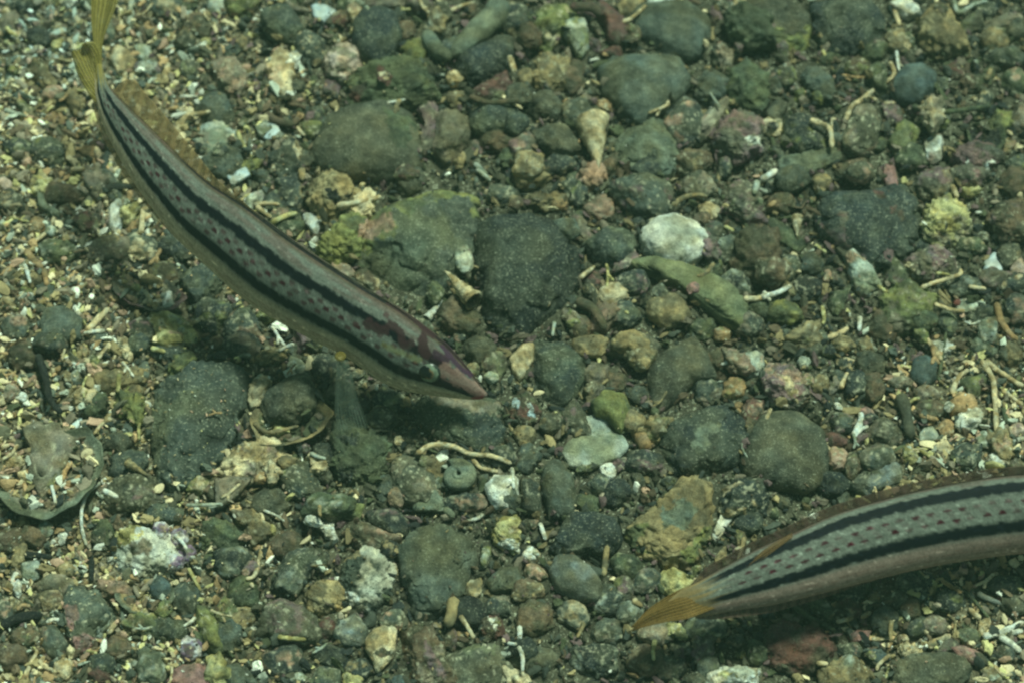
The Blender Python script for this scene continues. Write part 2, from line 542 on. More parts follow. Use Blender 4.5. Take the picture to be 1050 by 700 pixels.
def build_cone(name, a, b, rpx, pal, whorls, seed=0):
    """a tall spiral shell: whorls swelling towards the mouth a, pointed at b, with a hollow mouth"""
    g, h = hit(*a), hit(*b)
    z = max(g[2], h[2])
    r = rpx * mpp(z)
    A, B = at(a[0], a[1], z + r * .7), at(b[0], b[1], z + r * .35)
    ax = (B - A) / np.linalg.norm(B - A); U = np.cross(ax, [0, 0, 1]); U /= np.linalg.norm(U); W_ = np.cross(U, ax)
    m, n = whorls * 10 + 1, 24
    V = []
    for i in range(m):
        t = i / (m - 1)
        th = np.linspace(0, 2 * math.pi, n, endpoint=False)
        wv = abs(np.sin(math.pi * (t * whorls + th / (2 * math.pi)))) ** .6
        rr = r * (1 - t) ** .85 * (.78 + .24 * wv) + r * .03
        cen = A + (B - A) * t
        V.append(cen + (np.cos(th) * rr)[:, None] * U + (np.sin(th) * rr)[:, None] * W_)
    for k, sc_ in ((0, .75), (1, .45)):
        V.append(A + ax * r * (.1 + .5 * k) + ((V[0] - A) * sc_))
    V = np.concatenate(V)
    V = V + (fbm(V / .0012, seed, 2) - .5)[:, None] * r * .16
    F = [(i * n + j, i * n + (j + 1) % n, (i + 1) * n + (j + 1) % n, (i + 1) * n + j) for i in range(m - 1) for j in range(n)]
    q = m * n
    F += [(j, q + j, q + (j + 1) % n, (j + 1) % n) for j in range(n)]
    F += [(q + j, q + n + j, q + n + (j + 1) % n, q + (j + 1) % n) for j in range(n)]
    F.append(tuple(q + n + j for j in range(n)))
    F.append(tuple((m - 1) * n + j for j in range(n))[::-1])
    C = pigment(V, pal, .004, seed)
    C[q:, :3] *= np.array([.35, .3, .3])
    return mesh_obj(name, V, F, M_CRUST, C, None, loc=(A + B) / 2 - np.array([0, 0, r]))


def build_coil(name, c_px, rpx, pal, turns=1.6, seed=0):
    """a flat coiled snail shell seen from above"""
    g = hit(*c_px)
    r = rpx * mpp(g[2])
    n = 70
    t = np.linspace(0, 1, n)
    ang = t * turns * 2 * math.pi + 2.2
    rr = r * (.12 + .58 * t)
    cen = at(c_px[0], c_px[1], g[2] + r * .45)
    P = cen + np.stack([np.cos(ang) * rr, np.sin(ang) * rr, -.30 * r * t], -1)
    m = 14
    T = np.gradient(P, axis=0); T /= np.linalg.norm(T, axis=1)[:, None]
    U = np.cross(T, [0, 0, 1.]); U /= np.linalg.norm(U, axis=1)[:, None]; W_ = np.cross(U, T)
    th = np.linspace(0, 2 * math.pi, m, endpoint=False)
    tr = r * (.10 + .27 * t)
    V = P[:, None] + tr[:, None, None] * (np.cos(th)[None, :, None] * U[:, None] + np.sin(th)[None, :, None] * W_[:, None])
    V = np.r_[V.reshape(-1, 3), P[:1], P[-1:] - T[-1:] * tr[-1] * .8]
    V = V + (fbm(V / .002, seed, 2) - .5)[:, None] * r * .08
    F = [(i * m + j, i * m + (j + 1) % m, (i + 1) * m + (j + 1) % m, (i + 1) * m + j) for i in range(n - 1) for j in range(m)]
    F += [((j + 1) % m, j, n * m) for j in range(m)] + [((n - 1) * m + j, (n - 1) * m + (j + 1) % m, n * m + 1) for j in range(m)]
    C = pigment(V, pal, .006, seed)
    C[-1, :3] = .01
    return mesh_obj(name, V, F, M_STONE, C, None, loc=cen - np.array([0, 0, r * .5]))


# ------------------------------------------------------------------ the stones, shells and corals the photograph shows one by one
# kind | view window | colour | outline (@ = ellipse cx,cy,a,b,turn) or path/path:radius | short name | own label
WIN = {i + 1: ((i % 4) * 260 if i % 4 < 4 else 0, (0, 170, 345, 520)[i // 4]) for i in range(16)}
HERO = '''
S|2|dark|20,70 60,25 130,20 200,70 215,130 170,170 100,160 30,120|dark speckled top stone|dark rounded stone near the top edge beside the bluish shell
S|2|basalt|170,140 230,115 280,160 290,220 240,250 190,240 165,190
S|2|basalt|400,110 430,60 500,40 570,65 590,150 560,220 500,250 430,230 400,170|black stone by the pink one|black round stone just right of the pinkish white stone
S|2|pinkc|290,215 330,185 400,185 440,230 430,290 370,325 310,305 285,260|pinkish white stone|pinkish white rounded stone with flat bright top
S|2|basalt|850,190 930,150 1050,130 1060,260 1000,310 900,340 830,330 790,280 820,230|black stone under the coral fork|black speckled stone tucked under the thick pale coral fork
S|2|brown|@610,120,38,38,0
S|2|moss|@640,200,45,42,0
S|2|cream|@805,312,32,28,0
S|2|tan|@805,390,34,32,0
F|2|shellb|230,25 280,25 330,50 290,90 250,70|bluish top shell|bluish white shell flake lying among stones at the top edge
S|2|rbrown|@350,72,52,26,-10
S|2|mossg|370,320 470,260 560,240 660,250 720,330 740,400 640,440 480,440 350,430|red-patched mossy stone|broad mossy stone with a dark red patch and white sliver|495,280 545,282 530,340 500,330=rbrown;400,330 440,320 420,400 380,400=rbrown;640,270 720,330 700,400 600,330=mossg
S|2|olive|250,560 300,490 390,440 520,420 620,470 660,560 650,660 600,720 400,720 250,670 225,620|big olive boulder|big smooth olive boulder with pale speckles above the holed brown slab|520,430 640,470 620,600 560,580=mossg
F|2|mauve|650,410 690,395 730,440 735,500 715,580 690,610 650,600 670,540 690,480 650,450|pink crust lobe|pinkish mauve curved crust lobe on the side of the olive boulder
S|2|bpale|740,440 790,450 860,500 830,620 760,660 700,620 730,540
F|2|rbrown|@520,306,22,26,0
S|2|dark|870,430 950,410 1060,430 1060,520 920,530 870,500
S|2|brown|870,540 960,510 1060,560 1060,620 940,600
S|2|rbrown|860,380 960,310 1060,300 1060,390 960,405
F|2|cream|60,270 100,190 160,240 150,330 140,380 90,370|pale broken slab|pale jagged broken coral slab left of the pinkish white stone
F|2|shellb|@60,522,42,27,5|small blue-grey disc|small blue-grey shell disc lying flat left of the olive boulder
S|2|moss|165,520 210,485 270,490 275,530 230,550|yellow-green pebble|yellow-green pebble touching the olive boulder on its left
S|2|basalt|90,600 160,550 200,600 190,680 120,700 60,660
S|2|mossg|@380,20,60,34,0
S|2|bpale|@520,10,90,28,0
S|2|mauve|@660,20,60,40,10
S|2|cream|@400,50,38,30,40
S|1|moss|885,15 940,-20 1020,-10 1040,10 1000,40 940,55 900,45|yellow-green top stone|yellow-green algae covered stone cut by the top edge
S|1|brown|@785,95,52,46,10
S|1|bpale|850,270 880,240 940,230 975,300 970,370 920,390 860,370|pale brown lumpy stone|pale brown lumpy stone in the bright gravel above the dark patch
F|1|gwhite|790,560 810,515 850,488 935,520 940,560 900,585 860,600 840,630 800,605|pale flat shell|large pale flat shell fragment right of the striped fish's rear fin
S|1|dark|@880,600,32,24,-30
S|1|cream|@490,240,45,50,0
F|1|gwhite|540,190 560,180 610,195 600,230 560,245
S|1|olive|@740,155,42,35,0
S|1|olive|@760,270,42,32,0
S|1|pinkt|@205,375,42,28,0
S|1|orange|@350,605,28,28,0
S|1|basalt|@150,150,55,36,10
S|1|greeng|@430,110,26,58,0
S|1|dark|@660,30,70,40,0
S|1|gwhite|@590,275,60,26,0
S|1|slate|@860,430,75,60,20
S|1|slate|@900,650,80,60,0
S|1|basalt|@70,590,60,34,0
S|1|dark|@190,600,70,50,0
S|1|basalt|@70,20,60,30,0
F|1|gwhite|1020,510 1060,480 1080,510 1050,550
S|3|slate|490,80 540,40 620,18 720,20 800,80 810,150 780,210 720,240 640,220 560,180 510,140|smooth oval stone|smooth grey-green oval stone at the top, lighter than its neighbours
S|3|slate|370,290 450,250 560,225 680,240 720,330 680,390 620,440 540,490 460,450 390,390|broad slate stone|broad smooth slate stone directly below the oval one at the top
S|3|slate|745,330 800,295 900,340 880,390 800,420 750,390
S|3|basalt|640,450 690,405 760,420 780,500 740,570 680,590 640,520
S|3|greeng|420,580 480,500 600,475 640,490 670,590 690,640 640,700 500,700 440,650|holed green rock|light green rock with a dark hollow on its face|545,640 580,600 605,600 560,660=dark
K|3|cream|335,478 365,675:74|orange and white shell|orange and white worn shell with a hollow top left of the green rock|2
S|3|tan|110,260 140,210 200,210 250,250 230,330 190,360 140,350 110,310|bumpy tan stone|bumpy tan stone between the black stone and broad slate stone
S|3|tan|@75,312,33,34,0
S|3|olive|60,430 110,380 180,370 220,420 200,470 110,470
S|3|slate|220,420 300,390 340,440 300,510 230,480
S|3|brown|230,270 300,250 310,340 250,380 220,330
S|3|olive|100,530 160,490 250,510 280,590 220,620 140,600 110,570
S|3|dark|@40,490,50,40,0
S|3|mauve|@60,580,50,52,0
S|3|tan|@85,655,62,48,0
S|3|basalt|@205,650,70,46,0
S|3|moss|100,130 160,30 230,10 290,20 240,100 180,190 110,180
S|3|rbrown|330,30 390,20 470,90 490,150 440,190 400,160 390,100|knobby red-brown stub|knobby red-brown coral stub left of the smooth oval stone
S|3|gwhite|210,110 270,70 310,100 320,190 300,240 250,170
S|3|tan|@500,28,50,36,0
F|3|shellb|565,-15 660,-15 665,15 600,30 570,20
S|3|mauve|820,560 870,480 990,440 1030,520 1010,600 930,650 840,620|mauve crusted stone|mauve crusted stone with white flecks below the dark upper boulder|940,540 1020,550 1010,580 950,580=white
S|3|mossg|880,280 960,260 1030,320 1040,420 980,470 900,420
F|3|bpale|750,560 760,490 850,410 900,370 870,440 820,520 780,570
S|3|brown|670,640 730,590 800,610 820,650 740,700 670,700
S|3|mossg|870,60 960,20 1060,30 1060,180 960,190 870,130
S|3|basalt|@30,80,50,60,0
S|3|brown|@90,140,44,50,0
S|3|rbrown|@420,210,50,22,0
S|3|olive|@50,380,50,36,0
S|4|olive|-60,20 0,-30 120,-20 190,60 230,100 200,190 130,210 50,200 -40,170|mossy boulder at top|wide boulder with a ragged yellow moss skirt at the top right|-40,150 60,120 160,130 225,90 240,200 100,230 -50,200=moss;0,95 70,95 50,130 0,125=mauve
S|4|basalt|190,0 330,-40 460,-10 510,70 490,150 400,220 300,200 220,150|very dark boulder|very dark shaded boulder at the top right edge
S|4|tan|640,90 690,20 760,60 810,120 840,190 780,230 680,235 640,150|wedge-shaped tan stone|pale tan wedge-shaped stone near the top right corner
S|4|tan|500,140 560,120 600,180 560,215 510,190
S|4|teal|530,330 570,275 640,265 700,310 690,380 640,415 560,410 520,370|blue-grey round stone|smooth blue-grey round stone in the upper right
S|4|slate|880,220 940,195 1050,200 1080,250 960,265 890,250|flat slab at right edge|long flat grey slab touching the right edge near the top
F|4|bpale|870,105 980,60 1050,60 1030,90 900,125
S|4|olive|340,520 380,440 450,400 480,450 470,560 430,610 350,600 330,570|flat olive stone|flat olive stone under the pale branching coral at upper right
S|4|moss|520,560 560,490 610,475 640,520 600,590 540,605
F|4|greeng|90,640 200,600 310,600 320,630 220,690 100,700
S|4|moss|@235,395,28,24,0
S|4|mauve|750,620 820,580 930,575 960,640 920,680 820,690|mauve stone at right|mauve stone with two white patches near the right edge|800,650 835,640 830,690 805,690=white;890,660 930,640 920,680 890,685=white
S|4|white|650,580 700,520 735,560 720,630 670,650
S|4|bpale|1000,490 1030,420 1080,420 1080,540 1030,530
S|4|rbrown|720,270 770,250 820,290 780,315
S|4|slate|150,290 200,260 280,300 300,390 280,440 220,380
S|4|olive|20,460 60,390 110,410 100,440 80,475 30,480
S|4|basalt|100,480 180,450 260,510 240,590 140,600 80,560
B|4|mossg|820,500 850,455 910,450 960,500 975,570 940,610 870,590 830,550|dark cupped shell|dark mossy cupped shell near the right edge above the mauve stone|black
S|4|brown|@390,270,50,34,0
S|4|mossg|@460,200,60,40,0
S|4|tan|@930,160,50,44,0
S|4|olive|@1020,120,44,40,0
S|4|mossg|@1010,330,60,50,0
S|4|brown|@860,330,60,36,0
S|4|slate|@60,330,62,44,0
S|4|olive|@110,300,40,34,0
S|4|white|@575,35,60,30,20
S|4|basalt|@900,40,44,40,0
S|4|dark|@700,480,60,44,0
S|4|cream|@50,510,46,34,0
S|4|black|@50,500,20,14,0
S|4|mossg|@600,630,60,50,0
S|4|brown|@380,680,70,40,0
S|5|slate|155,650 180,580 260,570 330,620 320,690 240,710 170,700|slate stone at left|smooth grey stone in the pale gravel near the left edge
S|5|slate|@62,640,56,46,0
B|5|mauve|450,450 480,395 560,400 640,440 720,500 745,520 700,565 600,580 520,550 460,500|mauve bowl shell|mauve rimmed bowl-shaped shell in the shade of the left fish|mix
S|5|bpale|340,310 420,280 520,300 540,350 450,375 360,370
S|5|ycream|600,630 660,590 730,610 790,660 770,700 700,720 640,700|knobbly yellowish stone|knobbly yellowish cream stone below the left fish's shaded bed
S|5|orange|@145,240,36,33,0
S|5|pinkc|@20,75,28,30,0
S|5|basalt|0,110 50,100 100,130 90,190 0,190
S|5|slate|340,20 420,20 480,60 420,80 350,60
S|5|rbrown|@350,220,54,42,0
S|5|dark|@560,330,80,52,0
S|5|basalt|@700,330,80,50,0
S|5|brown|@640,430,90,40,0
S|5|dark|@800,470,90,70,0
S|5|basalt|@850,600,90,60,0
S|5|dark|@960,640,90,60,0
S|5|mossg|@230,340,80,44,0
S|5|olive|@560,660,50,50,0
S|5|brown|@240,130,80,46,0
S|6|tan|205,60 290,15 380,50 450,110 420,180 310,235 250,200 210,130|holed brown slab|flat brown slab with two dark holes and a white coral stick|290,95 340,100 345,150 305,140=black;365,110 410,100 400,130 370,130=black
S|6|dark|400,330 430,240 520,190 640,120 760,60 880,90 910,200 890,310 850,420 740,540 640,560 540,520 450,440|green crusted boulder|large dark boulder with yellow-green crust and a pink patch|230,330 330,230 430,190 560,170 560,280 470,320 380,390 270,370=moss;560,170 640,100 760,40 960,60 950,200 880,210 860,120 720,120 600,190=moss;410,260 470,210 560,195 550,260 490,305 430,290=pinkt
S|6|moss|230,330 300,260 380,200 470,190 480,260 440,350 360,400 270,380|yellow-green crust mound|bright yellow-green crusted mound right beside the left fish|420,240 500,200 490,300 430,300=pinkt
S|6|basalt|880,300 900,240 960,180 1100,160 1230,220 1290,330 1300,480 1260,600 1150,680 1000,690 920,620 890,450|largest black boulder|largest black boulder, rounded and speckled, at the picture's centre
S|6|brown|740,600 780,540 880,560 905,680 800,670 750,640|brown block by the snout|brown squarish block between the striped fish's head and the cone shell
F|6|gwhite|@840,375,36,46,0
S|6|basalt|90,30 190,20 205,130 170,190 110,170
K|6|cream|880,540 762,418:42|cone shell|ribbed pale cone shell lying on the edge of the green crusted boulder|5
K|6|white|690,612 755,535:19|small white cone shell|small white pointed shell just above the striped fish's head|4
K|8|cream|145,205 145,282:26|segmented spiral shell|small cream spiral shell beside the mossy plate, right of centre|4
K|9|tan|505,500 600,560:20|worn spire shell|worn tan spire shell beside the large dark green boulder|4
Z|10|greeng|815,545:78|coiled snail shell|green coiled snail shell just below the pale branching coral twig|
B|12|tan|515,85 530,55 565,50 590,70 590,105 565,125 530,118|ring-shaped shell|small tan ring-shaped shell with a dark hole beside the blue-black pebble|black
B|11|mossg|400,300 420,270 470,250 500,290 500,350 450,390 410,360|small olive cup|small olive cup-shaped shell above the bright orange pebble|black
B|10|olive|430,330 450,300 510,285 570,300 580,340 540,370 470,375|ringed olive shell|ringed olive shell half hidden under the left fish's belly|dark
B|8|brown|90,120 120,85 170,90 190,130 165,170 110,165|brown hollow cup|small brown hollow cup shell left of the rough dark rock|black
S|11|rbrown|15,260 60,215 120,240 135,330 75,355 20,330|banded dark shell|banded dark shell with bluish white gleams beside the fish's mouth|20,235 42,240 40,285 20,280=shellb;75,260 98,265 100,310 80,310=shellb
F|5|shellb|905,40 980,10 990,40 930,75
S|5|orange|@945,95,15,26,0
S|6|olive|@620,60,70,50,-20
S|6|rbrown|@610,30,50,30,-10
S|6|slate|@990,110,60,40,0
S|6|mossg|@720,510,34,46,0
S|6|basalt|@80,150,60,50,0
S|6|mossg|@130,230,70,50,30
S|7|white|530,290 570,230 660,210 750,235 800,300 770,370 690,400 590,380 545,350|white speckled stone|bright white speckled round stone right of the black boulder
S|7|dark|285,290 400,240 490,250 520,300 500,360 430,430 340,380 290,340|dark stone beside the white one|dark flat-topped stone between the black boulder and white speckled stone
F|7|plate|450,415 520,385 640,370 760,420 870,470 960,560 920,660 820,600 740,530 650,460 540,435|long green plate|long green plate shell lying diagonally under the white stone
S|7|tan|555,560 600,515 680,520 740,600 700,635 620,640 560,600|tan cobble under the plate|tan-grey cobble sheltered beneath the long green plate
S|7|pinkt|310,160 350,115 420,150 430,190 380,215 330,195
S|7|orange|@202,152,38,28,10
S|7|cream|370,520 420,460 480,490 480,540 430,560 380,560
F|7|mauve|420,430 440,370 505,340 515,380 470,410
S|7|basalt|850,460 880,425 940,430 990,490 960,510 880,500
S|7|brown|890,400 920,280 1000,230 1080,260 1080,460 980,470 910,440|brown algae-covered block|brown algae-covered block right of the white speckled stone
S|7|mauve|860,110 920,60 990,90 1020,170 960,220 880,190|dusky mauve stone|dusky mauve stone above the brown block
S|7|cream|760,150 800,145 850,180 830,210 780,200
S|7|slate|410,80 520,50 640,60 660,160 600,210 520,180 430,130
S|7|olive|680,100 720,30 800,20 840,90 780,130
S|7|tan|@90,40,75,50,0
S|7|basalt|@290,110,34,60,10
S|7|slate|190,210 260,200 290,270 240,290 195,260
S|7|tan|420,690 500,660 570,680 560,730 430,730
S|7|pink|@740,490,26,20,0
S|7|rbrown|@330,450,50,30,0
S|7|slate|@870,330,60,50,0
S|7|basalt|@510,460,70,50,0
S|7|dark|@470,600,60,50,0
S|7|brown|@300,650,50,50,0
S|7|mossg|@1000,560,60,40,0
S|7|basalt|@960,620,60,50,0
S|7|slate|@830,270,56,46,0
S|7|mauve|@990,210,44,30,0
S|7|basalt|@560,20,60,40,0
S|7|mossg|@780,650,60,40,0
S|8|basalt|190,230 260,120 370,80 500,85 600,130 640,190 620,300 560,370 450,390 350,330 240,260|rough dark rock|rough dark rock with red specks, widest in the right half|465,110 500,110 500,135 470,135=rbrown;505,155 540,155 540,180 510,180=rbrown;540,185 575,180 570,215 540,215=rbrown;200,200 330,300 420,360 350,360=mauve;300,200 350,180 340,300 260,300=mauve
S|8|gwhite|320,310 370,350 440,410 480,470 430,510 380,500 350,420|pale wedge stone|pale greenish wedge-shaped stone leaning below the rough dark rock
S|8|ycream|655,240 670,170 740,140 820,170 835,250 800,300 720,320 665,290|yellow disc with hole|round yellowish coral disc with a small dark centre hole|730,235 760,235 760,260 735,260=black;710,270 740,265 735,285 715,285=brown
S|8|mauve|610,60 680,20 760,20 770,110 700,140 630,120
S|8|mauve|@830,40,72,46,0
S|8|ycream|@840,95,46,26,-20
S|8|brown|900,200 960,140 1060,150 1060,300 970,300 920,250|ridged brown stone|ridged brown stone near the right edge beside the yellow disc
F|8|shellb|890,430 900,375 940,345 985,390 960,420|blue-tipped shell|blue-tipped shell with a mauve underside near the right edge
S|8|mauve|870,440 920,410 990,420 1000,450 950,490 880,480
F|8|pink|490,0 530,10 550,95 500,80
F|8|mossg|10,230 60,220 120,260 190,310 150,340 60,290
S|8|mauve|560,390 620,370 700,330 780,350 800,410 700,440 600,450|mauve log fragment|mauve log-shaped coral fragment with pale tip below the rough rock|560,380 610,385 600,460 560,430=cream
S|8|moss|490,540 560,480 700,500 720,560 600,660 500,650|olive yellow mound|olive-yellow algae mound at right below the mauve log
S|8|dark|@110,410,52,52,0
S|8|black|@190,480,56,50,0
S|8|slate|@205,392,46,40,0
S|8|pinkt|@265,440,19,26,0
S|8|moss|10,580 60,545 140,550 175,600 120,625 30,615
S|8|red|@785,545,16,16,0
F|8|gwhite|@820,560,40,26,0
S|8|gwhite|865,620 930,620 950,700 870,700
S|8|brown|@40,420,60,60,0
S|8|mossg|@540,430,50,60,0
S|8|basalt|@1010,470,60,40,0
S|8|basalt|@1020,570,50,50,0
S|8|basalt|@900,590,50,34,0
S|8|mossg|@650,620,50,40,0
S|8|brown|@480,640,60,60,0
S|8|slate|@750,620,40,50,0
S|8|mossg|@840,320,60,30,0
S|8|brown|@1020,60,60,60,0
S|8|slate|@130,50,60,44,0
S|8|tan|@250,70,44,40,0
S|8|olive|@400,30,60,40,0
S|8|brown|@80,150,60,44,0
S|8|olive|@990,350,50,50,0
S|8|pinkc|@1030,410,34,40,0
S|8|dark|@820,480,60,40,0
S|9|dark|590,350 610,220 700,140 830,100 940,110 1000,150 1010,200 960,300 940,400 900,470 850,530 730,600 650,570 600,480|large dark green boulder|large dark green rounded boulder at left, below the shaded bed
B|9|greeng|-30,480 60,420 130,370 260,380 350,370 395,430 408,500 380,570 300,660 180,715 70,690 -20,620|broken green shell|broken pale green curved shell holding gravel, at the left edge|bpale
F|9|bpale|95,380 150,355 280,385 290,460 200,600 150,640 120,560 130,450|shell filling slab|brown slab lying inside the broken green shell
S|9|mossg|330,270 360,220 420,240 430,290 380,330 340,320
S|9|tan|445,250 520,200 580,195 560,240 490,275
S|9|dark|430,490 500,455 580,460 600,500 540,560 470,580
S|9|olive|420,620 520,540 610,570 640,640 560,690 430,690|olive-grey slab at left|olive-grey slab right of the long white twig
S|9|cream|870,520 940,470 1000,420 1060,400 1130,440 1140,480 1090,520 1040,560 960,575 900,570|crumbly cream coral|crumbly cream coral lump between the dark green boulder and grey stone
S|9|moss|@790,590,44,36,0
F|9|bpale|860,570 1000,570 920,650 870,680
F|9|shellb|270,370 320,320 330,345 290,380
S|9|white|@85,240,26,24,0
S|9|pinkt|@45,215,34,38,0
S|9|dark|@550,20,46,40,0
S|9|ycream|@670,10,60,34,0
S|9|dark|@200,20,70,44,0
S|9|brown|@100,80,80,50,0
S|9|olive|@470,420,70,40,0
S|9|tan|@520,160,70,34,0
S|9|tan|@440,170,70,50,0
S|9|brown|@920,610,60,50,0
S|9|dark|@690,60,70,34,0
S|9|basalt|@960,40,90,50,0
S|9|white|@390,200,15,15,0
S|9|gwhite|@300,160,18,26,0
S|9|cream|@50,495,44,30,0
S|10|olive|25,260 60,170 140,140 220,160 260,240 230,310 140,355 60,330|olive stone on a shell|rounded olive stone resting on a mossy shell right of the green boulder
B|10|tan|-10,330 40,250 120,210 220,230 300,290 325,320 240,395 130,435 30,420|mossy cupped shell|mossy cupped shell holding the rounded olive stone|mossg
S|10|slate|85,560 140,510 230,515 270,570 250,630 180,645 120,600|grey stone below the olive one|plain grey stone just below the crumbly cream coral
S|10|olive|555,510 600,470 670,500 720,570 735,640 660,690 590,650 555,590|slanted dark olive stone|slanted dark olive stone left of the coiled snail shell
S|10|dark|640,280 700,220 800,240 900,245 1000,270 1010,400 900,450 760,420 680,360|stone under the snout|wide dusty dark stone directly below the striped fish's snout|700,230 900,240 1010,270 980,310 850,290 720,260=bpale
S|10|mossg|310,360 400,340 470,370 540,440 530,560 440,610 340,600 310,500|mottled mossy mound|mottled mossy mound beneath the fish's clear side fin|340,520 400,510 400,590 350,590=basalt;330,400 420,380 380,440=basalt
S|10|olive|@500,320,60,40,0
S|10|white|920,600 960,560 1050,560 1060,690 960,680|white crusted stone|white crusted stone with a dark oval beside it under the branching coral|1000,640 1040,590 1080,700 1010,700=slate
F|10|greeng|630,690 720,610 790,690
S|10|tan|@140,500,50,26,0
S|10|orange|@40,560,36,26,0
S|10|dark|@400,60,60,44,0
S|10|dark|@600,130,80,50,0
S|10|basalt|@540,250,70,44,0
S|10|basalt|@290,130,60,60,0
S|10|basalt|@280,480,50,60,0
S|10|olive|@60,660,80,50,0
S|10|mossg|@300,670,110,36,-8
S|10|pinkt|@570,640,34,46,0
S|10|olive|@900,60,70,50,0
S|10|brown|@960,120,50,60,0
S|10|gwhite|@950,160,32,24,0
S|10|dark|@1000,480,60,40,0
S|10|basalt|@840,660,80,40,0
S|10|cream|@580,415,22,18,0
S|11|dark|85,100 120,20 220,10 300,60 330,150 300,230 220,290 150,270 100,200|dark stone under the boulder|dark speckled stone right below the largest black boulder
S|11|cream|10,90 60,40 110,30 100,100 50,180 20,140|upright cream pebble|cream oval pebble squeezed beside the fish's mouth
S|11|olive|220,300 265,255 310,310 340,390 280,390 230,370
S|11|moss|330,270 390,220 470,230 490,300 450,390 400,330 350,310|yellow-green lobe|yellow-green lobed stone above the pale oval shell
F|11|gwhite|220,460 260,410 350,395 450,395 485,440 440,490 330,525 250,515|pale oval shell|pale oval flat shell with smooth rim near the centre
F|11|gwhite|290,300 320,330 350,370 410,385 400,345 430,320 450,380 400,410 340,405 300,360
S|11|orange|495,380 530,360 570,400 575,450 530,450|bright orange pebble|bright orange pebble beside the round black stone
S|11|white|@400,535,33,30,0
S|11|basalt|580,400 640,320 750,275 870,280 950,350 940,440 900,520 800,560 680,540 600,480|round black stone|round black stone with a pale green tuft on top|730,400 760,350 840,330 830,380 790,440 740,455=greeng
S|11|olive|560,130 640,60 740,10 800,90 830,170 740,190 660,270 580,320 570,220|olive wedge stone|olive wedge-shaped stone pointing up above the round black stone|570,250 640,240 600,320 575,320=mauve
S|12|olive|0,330 60,310 150,320 240,390 270,470 240,570 160,620 60,600 -40,560 -80,500 -50,420|big smooth olive stone|big smooth olive stone right of the round black one
S|12|basalt|-160,600 -110,570 10,580 30,650 20,700 -150,700
S|11|slate|150,520 200,490 260,560 275,650 260,720 170,720 140,600|upright grey oval stone|upright grey oval stone left of the big mossy tan rock
S|11|slate|40,440 100,420 140,470 90,540 40,520
S|11|basalt|50,560 100,540 130,620 130,700 60,700
S|11|olive|400,60 460,0 560,-10 620,50 560,120 500,90
S|11|tan|470,60 530,40 600,60 560,120 510,130
S|11|bpale|290,150 370,90 410,110 390,170 340,200
S|11|orange|@905,205,45,40,0
S|11|rbrown|@980,290,50,46,0
S|11|gwhite|@970,110,54,44,0
S|11|dark|@790,220,64,44,0
S|11|basalt|@540,500,80,44,0
S|11|brown|@430,180,40,44,0
S|11|tan|@500,330,46,40,0
S|11|slate|@520,230,36,36,0
S|11|tan|@330,40,70,40,0
S|11|brown|@850,90,60,44,0
S|11|olive|@170,340,50,50,0
S|11|tan|@70,390,44,34,0
S|11|basalt|@430,620,60,50,0
S|11|dark|@370,590,50,40,0
S|11|orange|@920,270,18,16,0
S|12|mauve|5,150 50,95 140,120 200,200 190,260 120,290 50,250 20,190|cream-centred mauve stone|mauve-brown stone with a cream streak down its middle|80,150 120,160 150,230 140,260 100,210=cream
S|12|olive|370,100 430,50 490,80 500,130 430,150
S|12|teal|595,150 610,90 660,80 700,110 700,170 650,200 600,180|small blue-black pebble|small round blue-black pebble in pale rubble on the right
S|12|orange|740,270 790,225 850,240 865,290 820,320 760,315|orange-brown snail-like pebble|orange-brown pebble with a white round spot at its left end
S|12|white|@750,280,22,20,0
S|12|slate|270,330 320,300 370,330 350,380 300,385
S|12|olive|430,370 480,320 540,340 560,400 510,450 440,420
S|12|orange|@745,365,30,38,0
S|12|ycream|570,440 610,450 640,500 600,510 565,490
S|12|white|910,480 940,460 990,500 960,520 910,515
F|12|gwhite|@900,405,40,36,0
F|12|gwhite|@670,395,38,30,0
F|12|cream|690,430 740,415 770,450 730,475|fan ribbed shell|small ribbed cream fan shell above the right-hand fish
S|12|pinkt|@310,490,52,40,0
S|12|slate|390,450 460,430 540,460 540,520 470,550 400,510
S|12|grey|@525,540,50,50,30
S|12|grey|360,590 420,530 480,540 530,590 420,640|grey stone above the right fish|grey angular stone just above the right-hand fish's back
S|12|basalt|@290,580,70,50,0
S|12|dark|@820,470,62,52,0
S|12|moss|@850,190,52,46,0
S|12|pink|@425,310,30,30,0
S|12|greeng|@890,30,62,38,0
S|12|tan|@1010,70,42,52,0
S|12|pinkc|@1025,372,30,30,0
S|12|rbrown|@300,410,40,30,0
S|12|pinkt|@180,170,30,22,30
S|12|basalt|@390,190,50,60,0
S|12|bpale|@660,225,50,40,0
S|12|brown|@450,200,40,60,0
S|12|tan|@240,190,40,36,0
S|12|brown|@680,290,70,34,0
S|12|tan|@330,30,50,26,0
S|12|basalt|@290,50,50,30,0
S|12|gwhite|@170,100,24,26,0
S|12|brown|@370,510,30,50,0
S|12|bpale|@560,180,50,26,0
S|12|white|@310,278,22,12,20
S|13|slate|260,400 230,340 310,325 400,350 460,410 450,470 400,520 330,570 280,580 265,500|slate with pink edges|grey stone with pink crusted edges near the lower left corner|262,388 312,388 318,440 290,490 262,470=pink;270,535 370,512 415,525 350,595 270,600=pink
S|13|white|460,100 530,50 620,70 700,120 730,200 680,260 600,260 560,290 500,260 450,200|white and yellow encrusted mass|white and yellow encrusted mass at lower left|460,100 560,60 560,130 470,170=ycream;520,150 600,130 600,200 530,190=bpale
S|13|purple|@640,90,34,32,0
S|13|purple|@710,120,40,36,0
S|13|purple|@740,180,36,34,0
S|13|purple|@700,215,36,30,0
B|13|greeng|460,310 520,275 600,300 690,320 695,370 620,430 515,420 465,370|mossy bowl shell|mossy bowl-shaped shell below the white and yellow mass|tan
S|13|teal|@645,320,42,44,0
